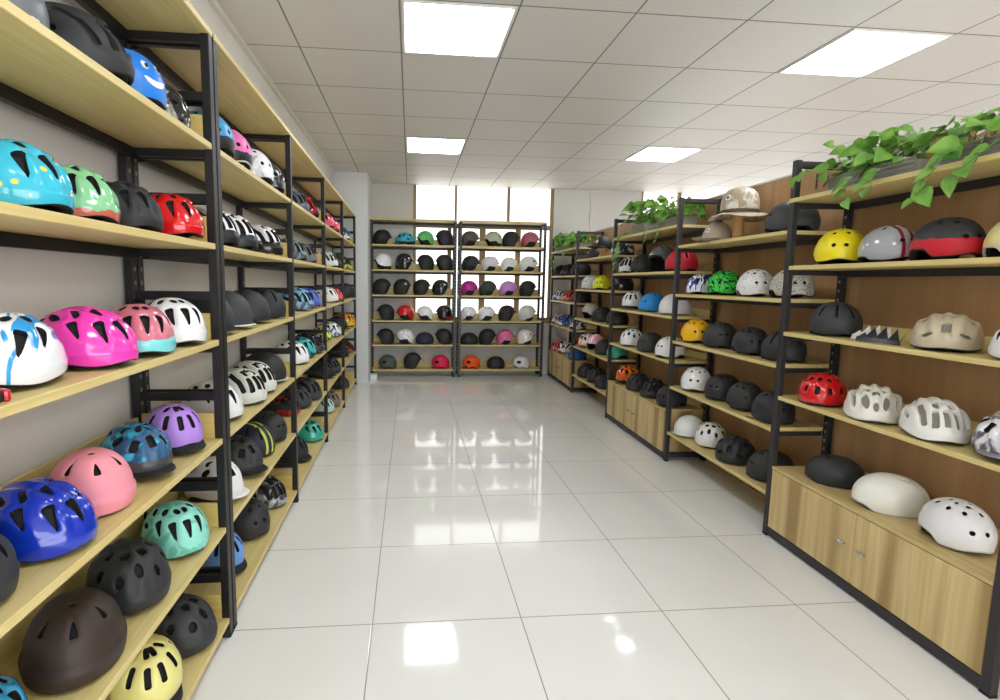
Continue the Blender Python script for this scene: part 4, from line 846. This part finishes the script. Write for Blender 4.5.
 ('bowl', 'bike_helmet', 2.233, 6.645, 0.4154, -150.0, 0.988, 'm:2d5c9c', 'blue dome helmet, first from camera on cabinet top, farthest right rack', 'helmets on the farthest right rack'),
 ('ribs', 'bike_helmet', 2.291, 7.335, 0.4154, -150.0, 1.027, 'g:f0f0f0+galaxy:b8202c', 'white striped red helmet, second from camera on cabinet top, farthest right rack', 'helmets on the farthest right rack'),
 ('road', 'bike_helmet', 2.259, 7.581, 0.4154, -150.0, 0.957, 'g:e86a7c', 'pink vented road helmet, third from camera on cabinet top, farthest right rack', 'helmets on the farthest right rack'),
]
for h in HELMETS:
    if h[0] == 'cap': cap(*h[2:])
    elif h[0] == 'bucket': bucket(*h[2:])
    else: helmet(*h)
# ---------------------------------------------------------------- small things
BUST = wood('turned_wood', 'c9a273', 'b78d5d', 2, 1, .5)
for h in HELMETS:
    if h[0] == 'bucket':
        r = empty('hat_stand', (h[2], h[3], h[4] - .155)); tag(r, 'turned wooden block stand under the beige bucket hat', 'hat stand')
        MB().lathe([(.036, 0), (.038, .006), (.037, .012), (.035, .016)], 0, 0, 32).build('base', plain('dark_base', '2c2623', .5), r, True)
        MB().lathe([(.035, .0162), (.033, .05), (.034, .13), (.046, .17), (.06, .20), (.065, .24), (.055, .28), (.02, .30)], 0, 0, 32).build('block', BUST, r, True)
    if h[0] == 'cap' and 'head stand' in h[8]:
        r = empty('head_form', (h[2], h[3], h[4] - .095)); tag(r, 'wooden head form wearing the black cap with white badge', 'head form')
        MB().lathe([(.046, 0), (.048, .008), (.036, .03), (.034, .055), (.05, .075), (.066, .10), (.070, .13), (.055, .165), (.02, .18)], 0, 0, 32).build('head', BUST, r, True)
def crest(loc, rz, spec, label):
    r = empty('helmet_crest', loc, rz, .86); tag(r, label, 'helmet crest', 'spiked helmet crests'); m = paint(spec)
    V = []; F = []; n = 40
    for i in range(n + 1):
        t = i / n; x = .11 - .22*t; saw = (t*4) % 1 if i < n else 0
        h = .018 + .022*math.sin(math.pi*min(1, t*1.1 + .1)) + (.068*(1 - saw)**1.5*(.5 + .5*t) if t > .06 else 0)
        w = .022*math.sin(math.pi*(.12 + .8*t))
        lean = -.04*(1 - saw) if t > .06 else 0
        V += [(x, -w, 0), (x, w, 0), (x, .35*w, .015 + .01*math.sin(math.pi*t)), (x + lean, 0, h), (x, -.35*w, .015 + .01*math.sin(math.pi*t))]
    for i in range(n):
        for k in range(5): F.append([i*5+k, i*5+(k+1) % 5, i*5+5+(k+1) % 5, i*5+5+k])
    F.append([0, 1, 2, 3, 4][::-1]); F.append([n*5+k for k in range(5)])
    link('spiked_strip', mesh_of('spiked_strip', V, F, None, 1, False), r, (m,))
crest((RX(2.22) + .135, 2.225, 1.1802), math.radians(97), 'g:f0f0f2', 'white spiked crest lying flat behind the black spiked crest')
crest((RX(2.10) + .060, 2.115, 1.1802), math.radians(99), 's:2a2b2e', 'black spiked crest lying flat beside the beige helmet')
# buckle that peeks out beside the white and blue helmet
r = empty('strap_buckle', (-.742, .965, 1.2003), math.radians(70)); tag(r, 'black strap clip with red tip at left photo edge', 'buckle')
MB().box(-.06, .012, -.014, .014, 0, .020, .004).build('clip', FOAM, r); MB().box(.0125, .024, -.015, .015, 0, .022, .004).build('tip', paint('g:c81e28'), r)
# small white box on the floor by the column
r = empty('junction_box', (-.535, 7.50, 0)); tag(r, 'small white box on the floor beside the column', 'box')
MB().box(-.05, .05, -.04, .04, 0, .062, .006).build('body', WHITEP, r); MB().box(-.053, .053, -.043, .043, .0622, .078, .006).build('lid', paint('s:bcd0bc'), r)
# cable down the grey pillar
k = MB().tube([(2.78 + .006*math.sin(i*1.3), YB - .006, CZ - .002 - i*.05) for i in range(17)], .006)
tag(k.build('cable', paint('m:dcdad4'), None, True), 'thin pale cable running down the grey pillar', 'cable')
# stamped number on the board wall
tx = bpy.data.curves.new('number', 'FONT'); tx.body = '19'; tx.size = .13; tx.extrude = .0006; tx.align_x = 'CENTER'
to = bpy.data.objects.new('tmp', tx); COL.objects.link(to); bpy.context.view_layer.update()
nm = bpy.data.meshes.new_from_object(to); bpy.data.objects.remove(to); nm.materials.clear(); nm.materials.append(None)
no = link('stamped_number', nm, None, (paint('m:5e3a22'),)); no.location = (2.3895 + RA*.898, 2.898, 2.01); no.rotation_euler = (math.pi/2, 0, -math.pi/2 - RA)
tag(no, 'dark brown number stamped on the board wall', 'number')
# ---------------------------------------------------------------- plants
LEAF = NT('pothos_leaf'); o_ = LEAF.coords(); LEAF.base(LEAF.mix(LEAF.step(LEAF.noise(o_, 11, 2), .5, .18), rgb('4c8a30'), rgb('90bd58'))); LEAF.rough(.5)
LEAF.p.inputs['Specular IOR Level'].default_value = .3; LEAF = LEAF.m
STEM = plain('green_stem', '7a9a48', .5); POT = plain('grey_planter', '8e8d84', .7); SOIL = plain('dark_soil', '2e2620', .95)
def leaf(V, F, p, d, up, size):
    d = d.normalized(); s = d.cross(up)
    if s.length < .1: s = d.cross(Vector((1, 0, 0)))
    s.normalize(); n = s.cross(d)
    prof = [(0, 0), (.04, .30), (.22, .47), (.48, .42), (.75, .23), (1, 0)]; o = len(V)
    for i, (t, w) in enumerate(prof):
        c = p + d*size*t + n*size*(-.22*t*t)
        for sd in (-1, -.5, 0, .5, 1): V.append(tuple(c + s*size*w*sd*.9 + n*size*(.10*abs(sd)*(w*2)) ))
    for i in range(len(prof)-1):
        for k in range(4): F.append([o+i*5+k, o+i*5+k+1, o+i*5+5+k+1, o+i*5+5+k])
def plant(label, x, y, z, rz, pl, pd, ph, nleaf, rise, spread, vines, seed, size=.075, lim=None, group='pothos plants on the racks', pot=True):
    rnd = random.Random(seed)
    r = empty('potted_pothos', (x, y, z), rz); tag(r, label, 'plant', group)
    if pot:
        m = MB(); l, d = pl/2, pd/2
        for (a, c, e, f) in ((-l, l, -d, -d+.008), (-l, l, d-.008, d), (-l, -l+.008, -d+.008, d-.008), (l-.008, l, -d+.008, d-.008)): m.box(a, c, e, f, .008, ph, .003)
        m.box(-l-.006, l+.006, -d-.006, -d, ph-.016, ph, .002).box(-l-.006, l+.006, d, d+.006, ph-.016, ph, .002); m.box(-l, l, -d, d, 0, .008, .002)
        for k in range(4): m.box(-l-.002, l+.002, -d-.003, -d, .012 + k*.02, .022 + k*.02, .001)
        m.build('planter', POT, r); MB().box(-l+.009, l-.009, -d+.009, d-.009, .0085, ph-.02, .002).build('soil', SOIL, r)
    V = []; F = []; st = MB(); zt = ph - .02
    for i in range(nleaf):
        bx, by = rnd.uniform(-pl/2, pl/2)*.9, rnd.uniform(-pd/2, pd/2)*.8
        a = rnd.uniform(0, 2*math.pi); sp = spread*rnd.uniform(.2, 1); h = rise*rnd.uniform(.15, 1)
        p0 = Vector((bx, by, zt)); p2 = Vector((bx + sp*math.cos(a), by + sp*math.sin(a)*.75 - .02, zt + h)); p1 = (p0 + p2)/2 + Vector((0, 0, .25*h))
        if p2.y > pd/2 + .03: p2.y = pd/2 + .03
        st.tube([p0, p1, p2], .0018, 5)
        dr = Vector((math.cos(a), math.sin(a), rnd.uniform(-.7, .35))) + Vector((0, -.35, 0))
        leaf(V, F, p2, dr, Vector((rnd.uniform(-.9, .7), rnd.uniform(-1.1, -.2), rnd.uniform(.1, .8))), size*rnd.uniform(.7, 1.25))
    for pts in vines:
        ps = [Vector(p) for p in pts]; path = []
        for k in range(len(ps)-1):
            for q in range(6): path.append(ps[k].lerp(ps[k+1], q/6))
        path.append(ps[-1]); st.tube(path, .0022, 5)
        for k in range(3, len(path), 3):
            a = rnd.uniform(0, 6.28); dr = Vector((math.cos(a)*.7, -.5 + .4*math.sin(a), -.5))
            leaf(V, F, path[k], dr, Vector((0, -.8, .6)), size*rnd.uniform(.7, 1.1))
    def clear(q):                                   # leaves lie on the shelf or hang clear of its front edge
        x, y, z = q
        if y > -.168: z = max(z, .012)
        elif z < .004: y = min(y, -.185)
        if y > pd/2 + .045: y = pd/2 + .045
        if lim and y > -.165: x = max(lim[0], min(lim[1], x))
        return (x, y, z)
    V = [clear(q) for q in V]; st.V = [clear(q) for q in st.V]
    st.build('stems', STEM, r, True)
    link('leaves', mesh_of('leaves', V, F), r, (LEAF,))
RZ = -math.pi/2 - RA
PLANTS = [
 ('bushy pothos in a grey trough, leftmost on the nearest right rack', RX(2.25)+.15, 2.27, 1.9003, .46, .15, .07, 85, .18, .12, [[(-.2,-.06,.08),(-.26,-.16,.12),(-.33,-.19,.10)], [(-.05,-.08,.07),(0,-.17,.02),(.02,-.19,-.07)], [(.1,-.08,.07),(.13,-.17,.03),(.15,-.19,-.04)]], 3, .078),
 ('trailing pothos in a grey trough at the right photo edge', RX(1.76)+.15, 1.76, 1.9003, .34, .15, .07, 55, .13, .12, [[(-.1,-.08,.07),(-.06,-.18,.03),(-.10,-.2,-.06),(-.13,-.2,-.12)], [(.05,-.08,.07),(.06,-.18,.0),(0,-.2,-.06)], [(.1,-.02,.07),(.16,-.05,.2),(.2,-.08,.30)], [(.15,-.02,.07),(.22,-.05,.14),(.26,-.1,.22)]], 9, .078),
 ('pothos in a grey planter, left on the third right rack', RX(4.83)+.15, 4.80, 1.9003, .26, .15, .10, 85, .24, .17, [[(-.12,-.08,.08),(-.2,-.17,.0),(-.21,-.19,-.15),(-.22,-.19,-.3)], [(-.05,-.08,.08),(-.16,-.17,.0),(-.17,-.19,-.12),(-.17,-.19,-.24)], [(-.14,-.08,.08),(-.24,-.17,.0),(-.25,-.19,-.2)]], 5, .078),
 ('feathery pothos in a grey planter, right on the third right rack', RX(4.2)+.15, 4.14, 1.9003, .26, .15, .08, 70, .17, .22, [[(.05,-.08,.07),(.0,-.18,-.02),(-.02,-.19,-.10)], [(-.12,-.08,.07),(-.2,-.18,.0),(-.22,-.19,-.08)]], 6, .07),
 ('pothos trailing in the far corner, left on the farthest right rack', RX(7.4)+.13, 7.42, 1.9003, .36, .15, .07, 70, .20, .15, [[(-.02,-.08,.08),(-.03,-.18,-.05),(-.03,-.19,-.25)], [(.06,-.08,.08),(.07,-.18,-.05),(.07,-.19,-.2)], [(-.06,-.08,.08),(-.08,-.18,-.05),(-.08,-.19,-.16)]], 7, .085),
 ('low pothos beside the black cap, right on the farthest right rack', RX(6.8)+.15, 6.82, 1.9003, .46, .15, .07, 80, .15, .16, [[(-.1,-.08,.08),(-.12,-.18,0),(-.12,-.19,-.1)]], 8, .085),
]
for (lab, x, y, z, pl, pd, ph, n, rise, spread, vines, seed, size) in PLANTS:
    a, c = [u for u in RU if u[0] < y < u[1]][0]; lo, hi = y - c + .045, y - a - .045
    if lab.startswith('bushy'): hi = .268
    elif lab.startswith('trailing'): lo = -.232
    elif 'far corner' in lab: lo, hi = -.19, .29
    elif 'low pothos' in lab: lo = -.30
    elif 'left on the third' in lab: hi = .32
    elif 'feathery' in lab: lo = -.33
    plant(lab, x, y, z, RZ, pl, pd, ph, n, rise, spread, vines, seed, size, (lo, hi))
# ---------------------------------------------------------------- light and camera
w = bpy.data.worlds.new('world'); scn.world = w; w.use_nodes = True
w.node_tree.nodes['Background'].inputs[0].default_value = (.9, .95, 1, 1); w.node_tree.nodes['Background'].inputs[1].default_value = .3
YAW, PIT, ROL = .0914, .11, .014
fw = Vector((math.sin(YAW)*math.cos(PIT), math.cos(YAW)*math.cos(PIT), -math.sin(PIT)))
rt = Vector((math.cos(YAW), -math.sin(YAW), 0)); up = rt.cross(fw)
r2 = rt*math.cos(ROL) + up*math.sin(ROL); u2 = up*math.cos(ROL) - rt*math.sin(ROL)
cd = bpy.data.cameras.new('camera'); co = bpy.data.objects.new('camera', cd); COL.objects.link(co)
M = Matrix((r2, u2, -fw)).transposed().to_4x4(); M.translation = (0, 0, 1.4255); co.matrix_world = M
cd.sensor_fit = 'HORIZONTAL'; cd.sensor_width = 36; cd.lens = 511.885/1000*36; cd.clip_start = .05
cd.shift_x = (500 - 457.11)/1000; cd.shift_y = -(350 - 338.94)/1000
scn.camera = co
vs = scn.view_settings
scn.display_settings.display_device = 'sRGB'; vs.view_transform = 'Standard'; vs.look = 'None'; vs.gamma = 1; vs.use_curve_mapping = False
vs.exposure = EXPOSURE
